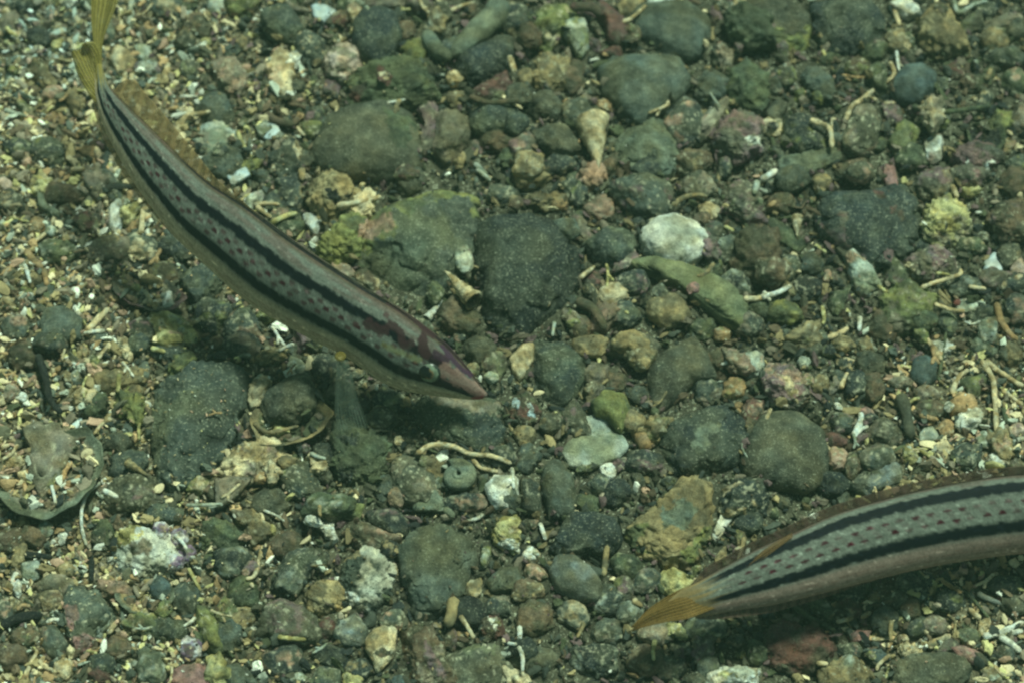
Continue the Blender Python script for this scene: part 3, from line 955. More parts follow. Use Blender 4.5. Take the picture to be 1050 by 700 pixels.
S|13|moss|@655,400,36,30,0
S|13|slate|@15,410,40,70,0
S|13|white|@290,245,20,18,0
S|13|orange|@340,297,14,19,0
S|13|orange|@440,300,18,28,0
S|13|gwhite|@120,250,40,46,0
S|13|gwhite|@185,85,30,30,0
S|13|white|@250,120,20,30,10
S|13|bpale|@225,310,84,40,0
S|13|slate|150,480 200,460 270,540 270,590 200,590 160,540
S|13|pink|665,690 700,640 770,615 840,640 850,700 760,730 690,720|rounded pink stone|rounded pink stone cut by the bottom edge at lower left
S|13|greeng|540,640 570,560 650,600 670,690 560,700
S|13|slate|860,690 890,640 970,625 1010,690 960,730
S|13|purple|@760,560,48,42,0
S|13|cream|@250,645,52,40,0
S|13|moss|790,400 830,380 870,480 890,590 840,600 790,500|tall mossy sliver|tall narrow moss-covered sliver of stone at lower left
S|13|slate|@740,370,60,66,0
S|13|slate|@910,510,52,62,0
S|13|brown|@40,600,62,60,0
S|13|brown|@110,515,58,46,0
S|13|mauve|@985,240,42,32,0
S|13|dark|@400,620,62,42,0
S|13|rbrown|@390,670,46,32,0
S|13|basalt|@920,200,74,60,0
S|13|mossg|@880,110,90,60,0
S|13|brown|@40,130,60,50,0
S|13|brown|@130,110,60,44,0
S|13|mossg|@410,110,50,60,0
S|13|dark|@660,480,80,50,0
S|13|brown|@470,560,60,40,0
S|13|mossg|@960,340,80,60,20
S|13|dark|@640,20,80,34,0
S|13|tan|@960,440,50,40,0
S|13|brown|@200,370,60,40,0
S|14|slate|600,240 580,180 650,90 760,55 870,130 910,190 870,270 850,330 770,380 740,440 640,450 610,350|two-humped dark stone|large dark green stone with a dent between two humps, bottom centre
S|14|dark|40,310 120,200 230,165 300,160 305,220 220,270 150,370 60,350|angular dark slab|angular dark green slab left of the mottled black and white stone
S|14|tan|200,350 230,310 320,290 360,340 350,410 270,440 220,400|tan stone with dimple|tan dimpled stone below the angular dark slab|280,370 310,370 310,395 285,395=brown
S|14|mix|330,190 430,165 550,210 550,300 500,400 400,410 360,360 340,270|mottled stone|mottled black and white encrusted stone left of the two-humped stone|360,330 430,350 430,400 380,400=white;320,160 430,150 420,190 340,220=tan
S|14|cream|450,520 510,475 565,480 570,550 555,600 490,655 470,600 450,570|cream skull-like shell|smooth cream worn shell with a hollow, near the bottom edge|480,585 510,580 545,560 550,590 500,600=brown
S|14|grey|340,460 400,420 450,480 440,540 370,550 330,510
S|14|olive|30,400 110,370 240,430 260,490 220,570 120,560 50,520|broad olive stone|broad olive-brown stone under a small knotted cream twig
S|14|basalt|245,590 280,555 360,560 380,610 300,640
S|14|basalt|380,610 440,590 490,650 420,690 370,670
S|14|basalt|30,580 120,540 190,560 190,650 80,680
S|14|brown|590,500 640,465 700,470 760,590 830,700 760,730 640,720 600,640|brown tongue-shaped stone|long brown tongue-shaped stone at the bottom edge|690,520 720,580 780,680 730,690 680,600=mauve
S|14|olive|760,580 870,530 960,560 1030,640 1000,730 800,730|mossy olive bottom stone|mossy olive stone at the bottom edge beside the brown tongue
S|14|rbrown|@950,470,46,52,0|red-brown knobbly shell|small red-brown knobbly shell with white bumps at the bottom|930,430 960,440 950,470=white;960,470 980,470 975,500=white
S|14|orange|@825,510,32,20,0
S|14|ycream|945,90 990,35 1040,30 1060,80 1050,160 990,160 950,130|yellow-cream lump|yellow-cream lump right of the two-humped stone|980,140 1060,130 1060,170 990,170=white
S|14|moss|@925,185,18,48,10
F|14|tan|840,290 880,330 900,260 910,320 890,360 850,360
S|14|slate|920,290 990,250 1060,240 1060,330 960,340
S|14|basalt|450,20 560,10 630,60 610,120 540,110 470,70
S|14|moss|180,0 310,-20 460,-10 430,40 250,50
S|14|brown|340,90 430,60 520,110 590,130 560,200 430,160
S|14|dark|@280,685,62,50,0
S|14|teal|@590,695,42,26,0
S|14|brown|@130,140,70,50,0
S|14|ycream|@70,90,20,20,0
S|14|black|@545,160,40,34,0
S|14|black|@860,420,80,60,0
S|14|slate|@560,450,60,40,0
S|14|basalt|@980,400,60,40,0
S|14|rbrown|@290,480,40,40,0
S|15|grey|170,260 200,200 270,200 340,250 380,320 350,370 280,370 200,330|smooth grey egg stone|smooth grey egg-shaped stone below the black one near bottom centre
S|15|slate|200,400 250,370 310,390 340,450 280,480 210,450
S|15|slate|330,490 370,450 450,450 470,510 420,540 350,540
S|15|basalt|180,140 240,50 350,20 450,60 490,140 400,180 220,190|black stone at lower centre|black rough stone left of the big mossy tan rock
S|15|tan|455,100 500,60 600,0 680,-90 830,-110 870,-60 850,60 800,150 750,220 650,240 560,200 480,150|big mossy tan rock|big lumpy tan rock with yellow moss just above the orange tail|600,30 700,-40 760,0 700,80 620,90=greeng;455,90 560,60 520,150 600,200 480,170=moss;680,200 740,120 820,60 800,150 740,230=moss
S|15|mauve|@470,325,42,46,0
S|15|ycream|615,260 680,245 740,285 690,330 620,350|yellow stone by the tail|yellow-cream stone partly behind the right fish's orange tail
S|15|pinkt|70,240 130,225 180,270 130,290 80,290
S|15|white|@95,190,30,34,0
S|15|brown|30,440 90,380 160,400 190,460 120,520 50,490
S|15|brown|@560,605,84,66,0
S|15|basalt|@350,610,100,60,0
S|15|bpale|520,470 660,450 670,520 600,545 530,520
S|15|slate|750,600 800,575 850,600 840,660 770,680
F|15|mossg|640,550 740,540 790,570 700,585
S|15|white|760,690 850,650 950,630 1010,650 1010,720 780,730|white and yellow shell mass|white and yellow shell mass on the bottom edge under the right fish|850,640 900,650 880,690 840,670=ycream
S|15|ycream|@940,585,12,18,0
F|15|white|860,20 915,20 880,70 840,130 820,110
S|15|tan|@930,110,22,52,0
S|15|tan|830,200 870,150 875,200 830,230
S|15|dark|@400,370,60,56,0
S|15|slate|@490,420,56,44,0
S|15|dark|@560,290,60,50,0
S|15|brown|@80,330,66,40,0
S|15|olive|@110,600,100,44,0
S|15|basalt|@60,560,60,40,0
S|15|dark|@780,480,90,50,0
S|15|dark|@650,640,60,50,0
S|15|teal|@1030,405,30,34,0
S|15|mossg|@1000,570,44,50,0
S|15|mossg|@480,230,70,50,20
S|15|basalt|@960,60,60,44,0
S|16|rbrown|0,500 90,460 200,490 310,530 300,600 200,650 60,640 0,570|large red-brown slab|large dark red-brown slab at the bottom beneath the right fish
S|16|tan|250,660 360,600 450,690 440,730 250,730
S|16|olive|530,640 600,590 740,580 850,610 880,700 800,730 520,730|wide olive-brown stone|wide olive-brown stone at the bottom right behind the pink-red one
S|16|pink|740,560 830,555 885,580 870,620 810,620|pink-red flat stone|pink-red flat stone at bottom right
F|16|mauve|690,570 760,520 790,550 740,575
S|16|pink|350,510 390,490 440,490 430,520 360,540
S|16|cream|@575,517,25,16,0
F|16|cream|650,545 740,500 760,520 680,565
S|16|greeng|780,490 830,475 880,500 870,540 810,545
S|16|bpale|@695,460,46,40,0
S|16|slate|@500,450,62,50,0
S|16|tan|@452,352,28,22,0
S|16|teal|@470,600,40,30,0
S|16|tan|880,640 930,640 970,690 900,700
S|16|basalt|@620,300,90,44,0
S|16|basalt|@760,370,70,44,0
S|16|dark|@960,310,90,40,0
S|16|basalt|@350,320,90,50,0
S|16|rbrown|@340,400,70,44,0
S|16|olive|@560,370,50,40,0
S|16|brown|@600,400,44,36,0
S|16|mossg|@230,390,70,40,30
S|16|basalt|@130,330,90,50,0
S|16|dark|@360,570,60,34,0
S|16|olive|@1010,390,50,40,0
S|16|dark|@620,470,44,40,0
S|16|slate|@980,580,40,44,0
S|16|slate|@130,560,1,1,0
T|1|cream|700,540 730,480 760,450:14/755,460 790,455 840,445:11/740,430 762,460:10|white y-shaped coral|white y-shaped coral piece above the pale flat shell
T|1|gwhite|525,0 520,70 510,145:12
T|1|gwhite|705,105 735,65 765,45:11
T|1|ycream|945,520 965,570 1003,628:9|thin yellow-green twig|thin yellow-green twig right of the pale flat shell
T|1|white|715,386 790,385:8
T|1|cream|650,320 672,250:13
T|1|cream|495,340 500,285:12
T|1|cream|525,332 525,292:12
T|1|gwhite|325,0 360,40:12
T|2|bpale|125,10 170,35 225,45:14
T|2|greeng|985,10 960,60 880,140 790,225:50/790,235 730,200 680,125:38|thick coral fork|thick pale green v-shaped coral fork near the top centre
T|2|white|532,412 607,397:7|straight white sliver|straight bright white sliver lying on the mossy stone
T|2|brown|50,450 90,480 150,495 180,470:17
T|2|cream|730,0 765,35:9
T|2|cream|780,45 830,25 880,10:10
T|2|orange|284,335 310,360:9
T|2|cream|1020,225 1045,290:12
T|2|cream|335,420 325,465:7
T|2|gwhite|880,650 930,700:12
T|2|brown|860,385 940,410 1060,400:14
T|3|cream|460,90 500,70 555,20:10
T|3|orange|870,228 910,240 975,243:9
T|3|cream|8,222 28,290:11
T|3|cream|15,405 60,435:8
T|3|rbrown|250,30 330,30 380,60:22
T|4|cream|335,500 360,430 400,400 450,360 530,300 515,245:11/425,380 465,402:9/490,412 545,412:8|pale branching coral, upper right|pale branching coral sprig beside the blue-grey round stone
T|4|cream|195,478 240,495 275,515 285,590:13/290,470 285,530:12|knobby y-shaped coral|knobby cream y-shaped coral left of the flat olive stone
T|4|mossg|600,425 680,445 760,445 840,435 920,422:13|long brown-green stick|long brown-green stick running below the blue-grey round stone
T|4|gwhite|770,0 790,50 850,20 905,5:10
T|4|cream|520,10 540,60 555,105:11
T|4|tan|900,320 920,275:12
T|4|gwhite|845,270 865,240:12
T|4|cream|970,512 1005,540:10
T|4|ycream|245,200 265,235:8
T|4|cream|640,415 680,392:8
T|5|greeng|165,90 168,150 225,190 240,195:17/165,155 140,160:12|green coral sprig|soft green coral sprig in the pale gravel at left
T|5|cream|225,190 195,260:10/190,265 115,320:10/215,265 262,262:9/205,265 250,235:8|cream twig cluster at left|small spray of cream twigs below the green coral sprig
T|5|orange|100,335 140,385 170,410:16/175,410 187,480:12
T|5|cream|345,660 390,615 435,567:14/372,700 395,640:11|forked cream twig|forked cream twig right of the grey stone at left
T|5|cream|562,272 570,180:13/545,190 605,160:10
T|5|black|360,102 450,88 545,82:18|black stick behind the fish|black charred stick poking from under the left fish
T|5|cream|45,248 105,238:8
T|5|tan|150,550 220,525:12
T|5|cream|280,20 340,10:14
T|6|cream|330,160 420,145 510,122:13|white stick on the slab|cream coral stick resting across the holed brown slab
T|6|cream|0,155 50,150 105,155:9/10,160 40,185 72,208:10
T|6|ycream|70,228 120,205 175,188:13
T|6|cream|190,10 195,60:16
T|6|gwhite|890,12 945,62:12
T|7|brown|270,540 330,560 370,610 390,655:22|curved brown root|curved brown root-like fragment below the cream pebble
T|7|cream|940,532 1000,530 1040,518:13
T|7|tan|660,160 700,130 760,115 800,125:12
T|7|cream|290,450 350,400:10
T|7|cream|795,300 785,350:8
T|7|gwhite|190,620 180,680:8
T|7|gwhite|1000,60 985,115:14
T|7|ycream|865,240 905,262:9
T|7|ycream|470,580 485,590:8
T|8|white|0,525 60,510 125,478:13/10,500 40,540:9|white log of coral|short white coral log at right of the long green plate
T|8|cream|640,487 700,465 790,435 798,412:10|long curved cream twig|long curved cream twig under the mauve log fragment
T|8|cream|828,482 900,492:10
T|8|cream|265,688 320,665 350,645:14
T|8|cream|690,550 760,575 815,580:10
T|8|white|395,600 393,660:11
T|8|ycream|215,315 262,347:9
T|8|orange|940,545 955,610 985,660 1025,695:15|orange bent twig|orange bent twig at the right below the blue-tipped shell
T|8|white|855,188 905,185:7
T|8|cream|760,75 785,130:13
T|8|orange|30,165 62,140:11
T|8|white|0,60 70,15:16
T|9|black|150,68 180,160 200,250 245,305:16|black stick at left|black stick slanting through the pale gravel at left
T|9|ycream|475,145 470,222:10
T|9|white|400,578 345,630 325,700 328,770 345,830:8|long white bent twig|long thin white twig bent like a hook, at lower left
T|9|white|408,610 472,640:13
T|9|gwhite|740,672 880,668 830,680:8
T|9|orange|190,628 240,580 260,530 285,495:15|orange twig in the shell|orange twig propped inside the broken green shell
T|9|cream|385,95 440,20:9
T|9|orange|225,140 250,80:11
T|9|cream|0,435 40,432:12
T|9|ycream|290,30 300,80:9
T|9|ycream|600,45 660,60:12
T|9|tan|385,115 450,110:9
T|10|cream|650,465 710,432 790,435 860,465 950,475 1030,505:12/860,470 905,520 990,540:10/735,432 742,412:9|branching coral twig|long pale branching coral twig below the fish's snout
T|10|white|490,190 492,215:9
T|10|tan|0,340 60,380 180,355:10
T|12|cream|880,92 925,170 935,270 940,380:13/890,95 960,145 1050,200:14/960,210 1000,240 1050,275:10|big branching coral|big pale branching coral at the right edge, middle height
T|12|cream|655,0 690,45 722,95:12|pale twig by the pebble|pale twig slanting towards the small blue-black pebble
T|12|white|370,395 395,345 402,300:14/370,400 400,370 430,355:10|white v-shaped fragment|white v-shaped fragment above the right-hand fish
T|12|olive|560,225 580,300 600,405:28|brown-olive frond stub|brown-olive frond stub standing up in the right-hand rubble
T|12|orange|630,312 710,332:13
T|12|white|808,365 860,355 915,358:10
T|12|mossg|720,100 710,170 740,-20:8
T|12|mossg|785,30 850,70 880,95:7
T|12|cream|318,208 348,140:11
T|12|white|1000,415 1060,405:13
T|12|cream|760,230 790,160 830,130:11
T|12|cream|265,300 272,255:9
T|12|mossg|985,350 965,280:14
T|12|cream|20,330 42,285:9
T|12|ycream|620,440 700,495:9
T|13|white|70,255 50,290 68,345:11|white hooked chip|white hooked chip near the left edge at the bottom
T|13|black|30,198 120,190 210,197:16|black stick lying flat|black stick lying level near the left edge, lower down
T|13|black|362,170 366,295:13|upright black stick|short upright black stick below the long white bent twig
T|13|black|0,478 80,440 170,425:24|thick black stick|thick black stick leaving the left edge near the bottom
T|13|cream|100,672 130,610 160,545:10/130,660 180,590:12
T|13|cream|1030,240 1010,275 980,285:10
T|13|cream|325,178 280,190 235,215:9
T|13|cream|0,72 80,60:9
T|13|mossg|95,365 140,400 190,440:9
T|13|cream|430,505 470,450:14
T|13|cream|1000,300 1010,320:9
T|13|orange|700,262 740,268:8
T|13|ycream|750,240 800,330:8
T|14|tan|800,355 790,420 775,480:28|tan coral stub|thick tan coral stub leaning beside the mossy olive stone
T|14|cream|822,430 850,470 880,522:11
T|14|ycream|95,515 150,522 210,526:11|small knotted cream twig|small knotted cream twig on the broad olive stone
T|14|cream|25,20 40,60:12
T|14|cream|35,150 10,260:9
T|14|greeng|760,0 800,40:18
T|15|white|50,470 45,535 0,590:11/45,550 62,600 60,655:9/0,540 40,545:9|white antler coral|white antler-shaped coral twig at the bottom edge centre
T|15|tan|385,275 392,210 400,150:13
T|15|white|130,60 155,130:11
T|15|gwhite|100,180 130,190:8
T|15|cream|500,365 540,395:14
T|15|olive|220,70 270,15:6
T|15|greeng|890,420 900,480:7
T|16|white|885,515 950,500 1050,455:15/950,505 1000,545 1040,575:16/980,500 1050,490:14|white star-shaped coral|white star-shaped coral fragment at the bottom right edge
T|16|mossg|730,262 790,310 850,370 910,440:9|thin green stalk|thin green stalk slanting beneath the right-hand fish
T|16|grey|862,340 900,360 960,385:13
T|16|mossg|607,235 652,287:8
T|16|mossg|120,385 200,440 300,492:12
T|16|cream|300,455 370,440:10
T|16|cream|400,440 440,415:12
T|16|cream|830,400 860,430 880,440:13
T|16|cream|440,525 520,520:10
T|16|cream|220,620 270,622:12
T|16|cream|990,450 1000,470:14
'''

LAND = []          # (short name, px, py) of things a label can point by
HEROES = []
for ln in HERO.strip().splitlines():
    f = ln.split('|')
    if len(f) < 4:
        continue
    kind, win, pal, geo = f[0], int(f[1]), f[2], f[3]
    ox, oy = WIN[win]
    S = 270 / 1050
    w = lambda s: [(ox + float(a.split(',')[0]) * S, oy + float(a.split(',')[1]) * S) for a in s.split()]
    short = f[4] if len(f) > 4 else ''
    label = f[5] if len(f) > 5 else ''
    pat = []
    if len(f) > 6 and kind in 'SF':
        pat = [(w(q.split('=')[0]), q.split('=')[1]) for q in f[6].split(';')]
    if kind in 'KZ':
        a, q = geo.split(':')
        P = np.array(w(a))
        if short: LAND.append((short, *P.mean(0)))
        HEROES.append(dict(kind=kind, pal=pal, P=P, r=float(q) * S, short=short, label=label, c=P.mean(0), area=0, n=int(f[6] or 0)))
        continue
    if kind == 'T':
        ps, rs = [], []
        for q in geo.split('/'):
            a, r = q.split(':')
            ps.append(w(a)); rs.append(float(r) * S)
        c = np.mean(np.concatenate([np.array(p) for p in ps]), 0)
        HEROES.append(dict(kind=kind, pal=pal, paths=ps, r=rs, short=short, label=label, c=c, area=rs[0]))
    else:
        if geo[0] == '@':
            cx, cy, a, b, rot = map(float, geo[1:].split(','))
            if a < 5:
                continue
            rr = random.Random(int(cx * 31 + cy))
            pts = []
            for k in range(10):
                t = k / 10 * 2 * math.pi
                j = rr.uniform(0.84, 1.14)
                ux, uy = a * math.cos(t) * j, b * math.sin(t) * j
                q = math.radians(rot)
                pts.append((ox + (cx + ux * math.cos(q) - uy * math.sin(q)) * S, oy + (cy + ux * math.sin(q) + uy * math.cos(q)) * S))
        else:
            if geo.count(' ') < 2:
                continue
            pts = w(geo)
        P = np.array(pts)
        area = abs(np.sum(P[:, 0] * np.roll(P[:, 1], -1) - P[:, 1] * np.roll(P[:, 0], -1))) / 2
        HEROES.append(dict(kind=kind, pal=pal, inner=f[6] if kind == 'B' else None, pts=P, short=short, label=label, pat=pat, c=P.mean(0), area=area))
    if short:
        LAND.append((short, *HEROES[-1]['c']))

used = set()
ORD = {}


def direction(dx, dy):
    a = math.degrees(math.atan2(-dy, dx)) % 360
    return ['right of', 'up and right of', 'above', 'up and left of', 'left of', 'down and left of', 'below', 'down and right of'][int((a + 22.5) // 45) % 8]


def auto_label(c, look):
    """look plus the place, by the nearest named neighbours; widened until no other thing carries it"""
    ds = sorted(LAND, key=lambda l: math.hypot(l[1] - c[0], l[2] - c[1]))
    ds = [d for d in ds if math.hypot(d[1] - c[0], d[2] - c[1]) > 4][:6]
    d0 = ds[0]
    opts = ['%s %s the %s' % (look, direction(c[0] - d0[1], c[1] - d0[2]), d0[0])]
    for d in ds[1:]:
        opts.append('%s between the %s and the %s' % (look, d0[0], d[0]))
    for d in ds[1:]:
        opts.append('%s %s the %s' % (look, direction(c[0] - d[1], c[1] - d[2]), d[0]))
    for d in ds[2:]:
        opts.append('%s between the %s and the %s' % (look, ds[1][0], d[0]))
    for o in opts:
        n = len(o.split())
        if o not in used and 4 <= n <= 16:
            used.add(o)
            return o
    for adj in ('pitted', 'worn', 'dull', 'tilted', 'rounded', 'chipped'):
        for o in opts:
            q = adj + ' ' + o
            if q not in used and len(q.split()) <= 16:
                used.add(q)
                return q
    return opts[0]


def tag(o, label, cat, group=None, kind=None):
    if label: o['label'] = label
    if cat: o['category'] = cat
    if group: o['group'] = group
    if kind: o['kind'] = kind
    return o


def size_word(a):
    return 'tiny' if a < 110 else 'small' if a < 330 else 'medium' if a < 900 else 'large'


for hi, h in enumerate(q for q in HEROES if q['kind'] == 'B'):
    o = build_bowl('shell', h['pts'], h['pal'], 400 + hi, .38 if 'green' in h['short'] else .5, h['inner'], 145 if 'green' in h['short'] else 100)
    used.add(h['label']); tag(o, h['label'], 'shell', 'hollow shells on the seabed')
HEROES.sort(key=lambda h: -h['area'] if h['kind'] != 'T' else 0)
for si, h in enumerate([q for q in HEROES if q['kind'] in 'SF']):
    P = h['pts']
    ext = P.max(0) - P.min(0)
    flat = h['kind'] == 'F'
    big = h['area'] > 2500
    name = 'shell_fragment' if flat or h['pal'] == 'shellb' or 'shell' in h['short'] else 'boulder' if 'boulder' in h['short'] else 'pebble' if h['area'] < 260 else 'stone'
    for word, nm in (('coral', 'coral_fragment'), ('slab', 'slab')):
        if word in h['short'] and 'shell' not in h['short'] and 'stone' not in h['short']:
            name = nm
    o = build_stone(name, P, h['pal'], hr=0.24 if flat else (0.50 if big else 0.66), lift=0.5 if flat else (0.10 if big else 0.25),
                    seed=si + 1, flat=flat, patches=h['pat'],
                    soft=any(q in h['label'] for q in ('smooth', ' round ', 'plate', 'oval')))
    lab = h['label']
    if lab:
        used.add(lab)
    else:
        shape = 'flat' if flat else 'long' if max(ext) > 1.8 * min(ext) else 'knobbly' if PAL[h['pal']][5] == 1 else 'smooth'
        noun = {'shell_fragment': 'shell flake'}.get(name, name.replace('_', ' '))
        lab = auto_label(h['c'], '%s %s %s %s' % (size_word(h['area']), shape, PAL[h['pal']][6], noun))
    tag(o, lab, {'shell_fragment': 'shell', 'coral_fragment': 'coral', 'pebble': 'pebble'}.get(name, 'stone'),
        {'pebble': 'pebbles on the seabed', 'shell_fragment': 'shell fragments on the seabed'}.get(name, 'stones on the seabed'))
for hi, h in enumerate(q for q in HEROES if q['kind'] in 'KZ'):
    o = build_cone('spiral_shell', h['P'][0], h['P'][1], h['r'], h['pal'], h['n'], hi) if h['kind'] == 'K' else build_coil('snail_shell', h['P'][0], h['r'], h['pal'], 2.0, hi)
    used.add(h['label']); tag(o, h['label'], 'shell', 'spiral shells on the seabed')
for si, h in enumerate([q for q in HEROES if q['kind'] == 'T']):
    nm = 'stick' if 'stick' in h['short'] or 'stalk' in h['short'] or 'frond' in h['short'] or 'root' in h['short'] or h['pal'] in ('black', 'mossg', 'brown', 'olive') else 'coral_twig'
    o = None
    # every branch of one twig is one mesh
    shl = 'shell' in h['short']
    nm = 'shell' if shl else nm
    Vs = build_twig(nm, h['paths'], h['pal'], h['r'], seed=si + 50, **(dict(flatz=.38, knob=.10, mat=M_STONE, lift=.4) if shl else {}))
    L_ = h['label']
    if L_:
        used.add(L_)
    else:
        L_ = auto_label(h['c'], '%s %s %s' % ('thin' if h['r'][0] < 2.6 else 'stubby', PAL[h['pal']][6], nm.replace('_', ' ')))
    tag(Vs, L_, {'stick': 'stick', 'shell': 'shell'}.get(nm, 'coral'), {'stick': 'sticks on the seabed', 'shell': 'hollow shells on the seabed'}.get(nm, 'coral twigs on the seabed'))

# ------------------------------------------------------------------ smaller pebbles and shell bits that fill the gaps, each its own thing
def paleness(px, py):
    """share of pale shell sand: bright rubble at left and along the right, dark cobbles in the middle"""
    a = sstep(420, 120, px) * (1 - 0.35 * sstep(40, 0, py))
    b = sstep(820, 980, px) * sstep(260, 420, py) * 0.75
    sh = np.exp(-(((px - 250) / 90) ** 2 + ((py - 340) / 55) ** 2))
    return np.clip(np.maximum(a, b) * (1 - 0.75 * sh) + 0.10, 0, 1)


DARKS = ['basalt', 'dark', 'slate', 'olive', 'brown', 'mossg', 'mauve', 'slate', 'olive']
PALES = ['tan', 'cream', 'bpale', 'gwhite', 'ycream', 'white', 'pinkt', 'orange', 'slate', 'olive', 'tan', 'brown', 'moss']
placed, tries = [], 0
while len(placed) < 235 and tries < 9000:
    tries += 1
    px, py = rng.uniform(0, 1050), rng.uniform(0, 700)
    r = rng.choice([11, 9, 7.5, 6.5, 5.5], p=[.08, .15, .25, .27, .25]) * (1.25 if paleness(px, py) < .4 else .95) if tries < 4000 else 5.5
    p = at(px, py, 0.0)
    m = r * 0.0003
    if hs(p[0], p[1], OWN) or sum(hs(p[0] + m * a, p[1] + m * b, OWN) for a, b in ((1, 0), (-1, 0), (0, 1), (0, -1))) > 1:
        continue
    if any(math.hypot(px - a, py - b) < 0.85 * (r + c) for a, b, c in placed):
        continue
    placed.append((px, py, r))
    pal = rng.choice(PALES) if rng.random() < paleness(px, py) else rng.choice(DARKS)
    a, b, t = r * rng.uniform(.9, 1.4), r * rng.uniform(.6, .95), rng.uniform(0, 3.14)
    th = np.linspace(0, 2 * math.pi, 9, endpoint=False)
    j = rng.uniform(0.62, 1.25, 9)
    ux, uy = a * np.cos(th) * j, b * np.sin(th) * j
    P = np.c_[px + ux * math.cos(t) - uy * math.sin(t), py + ux * math.sin(t) + uy * math.cos(t)]
    o = build_stone('pebble', P, pal, hr=rng.uniform(.45, .8), lift=.25, seed=900 + len(placed), sharp=1.0)
    look = '%s %s %s pebble' % ('tiny' if r < 6 else 'small', 'long' if a > 1.7 * b else 'knobbly' if PAL[pal][5] == 1 else 'round', PAL[pal][6])
    tag(o, auto_label((px, py), look), 'pebble', 'pebbles on the seabed')

placed3, tries = [], 0
while len(placed3) < 75 and tries < 3000:
    tries += 1
    px, py = rng.uniform(0, 1050), rng.uniform(0, 700)
    r = rng.uniform(7, 17)
    if any(math.hypot(px - a, py - b) < 30 for a, b in placed3):
        continue
    p = at(px, py, 0.0)
    m = r * 0.0003
    cov = sum(hs(p[0] + m * a, p[1] + m * b, OWN) for a, b in ((0, 0), (1, 0), (-1, 0), (0, 1), (0, -1)))
    if hs(p[0], p[1], OWN) or cov > 3:
        continue
    placed3.append((px, py))
    pal = rng.choice(['cream', 'tan', 'ycream', 'bpale', 'moss', 'cream', 'pinkt', 'white', 'tan'] if rng.random() < .35 + paleness(px, py) else ['tan', 'bpale', 'moss', 'mauve', 'brown', 'mossg', 'mauve'])
    th = np.linspace(0, 2 * math.pi, 11, endpoint=False)
    j = rng.uniform(0.66, 1.2, 11) * r
    t = rng.uniform(0, 3.14)
    ux, uy = np.cos(th) * j * 1.3, np.sin(th) * j * .8
    P = np.c_[px + ux * math.cos(t) - uy * math.sin(t), py + ux * math.sin(t) + uy * math.cos(t)]
    o = build_stone('coral_fragment', P, pal, hr=.7, lift=.3, seed=1900 + 2 * len(placed3), own=True)
    tag(o, auto_label((px, py), '%s crumbly %s coral fragment' % ('small' if r < 12 else 'larger', PAL[pal][6])), 'coral', 'crumbly coral fragments on the seabed')

placed2, tries = [], 0
while len(placed2) < 110 and tries < 4000:
    tries += 1
    px, py = rng.uniform(0, 1050), rng.uniform(0, 700)
    if rng.random() > 0.25 + paleness(px, py):
        continue
    if any(math.hypot(px - a, py - b) < 12 for a, b in placed2):
        continue
    p = at(px, py, 0.0)
    if hs(p[0], p[1], OWN) and rng.random() < 0.9:
        continue
    placed2.append((px, py))
    t, l = rng.uniform(0, math.pi), rng.uniform(6, 13)
    d = np.array([math.cos(t), math.sin(t)]) * l
    c = np.array([px, py])
    bend = rng.normal(size=2) * l * 0.18
    paths = [[tuple(c - d), tuple(c + bend), tuple(c + d)]]
    if rng.random() < 0.45:
        q = t + rng.choice([-1, 1]) * rng.uniform(.6, 1.1)
        paths.append([tuple(c + bend), tuple(c + bend + np.array([math.cos(q), math.sin(q)]) * l * 0.7)])
    pal = rng.choice(['cream', 'white', 'gwhite', 'ycream', 'tan', 'orange', 'cream'])
    o = build_twig('coral_twig', paths, pal, rng.uniform(1.3, 2.6), seed=3000 + len(placed2), lift=0.9)
    look = '%s %s %s coral twig' % ('short' if l < 9 else 'slender', 'forked' if len(paths) > 1 else 'straight' if abs(bend).max() < 1.2 else 'bent', PAL[pal][6])
    tag(o, auto_label((px, py), look), 'coral', 'coral twigs on the seabed')


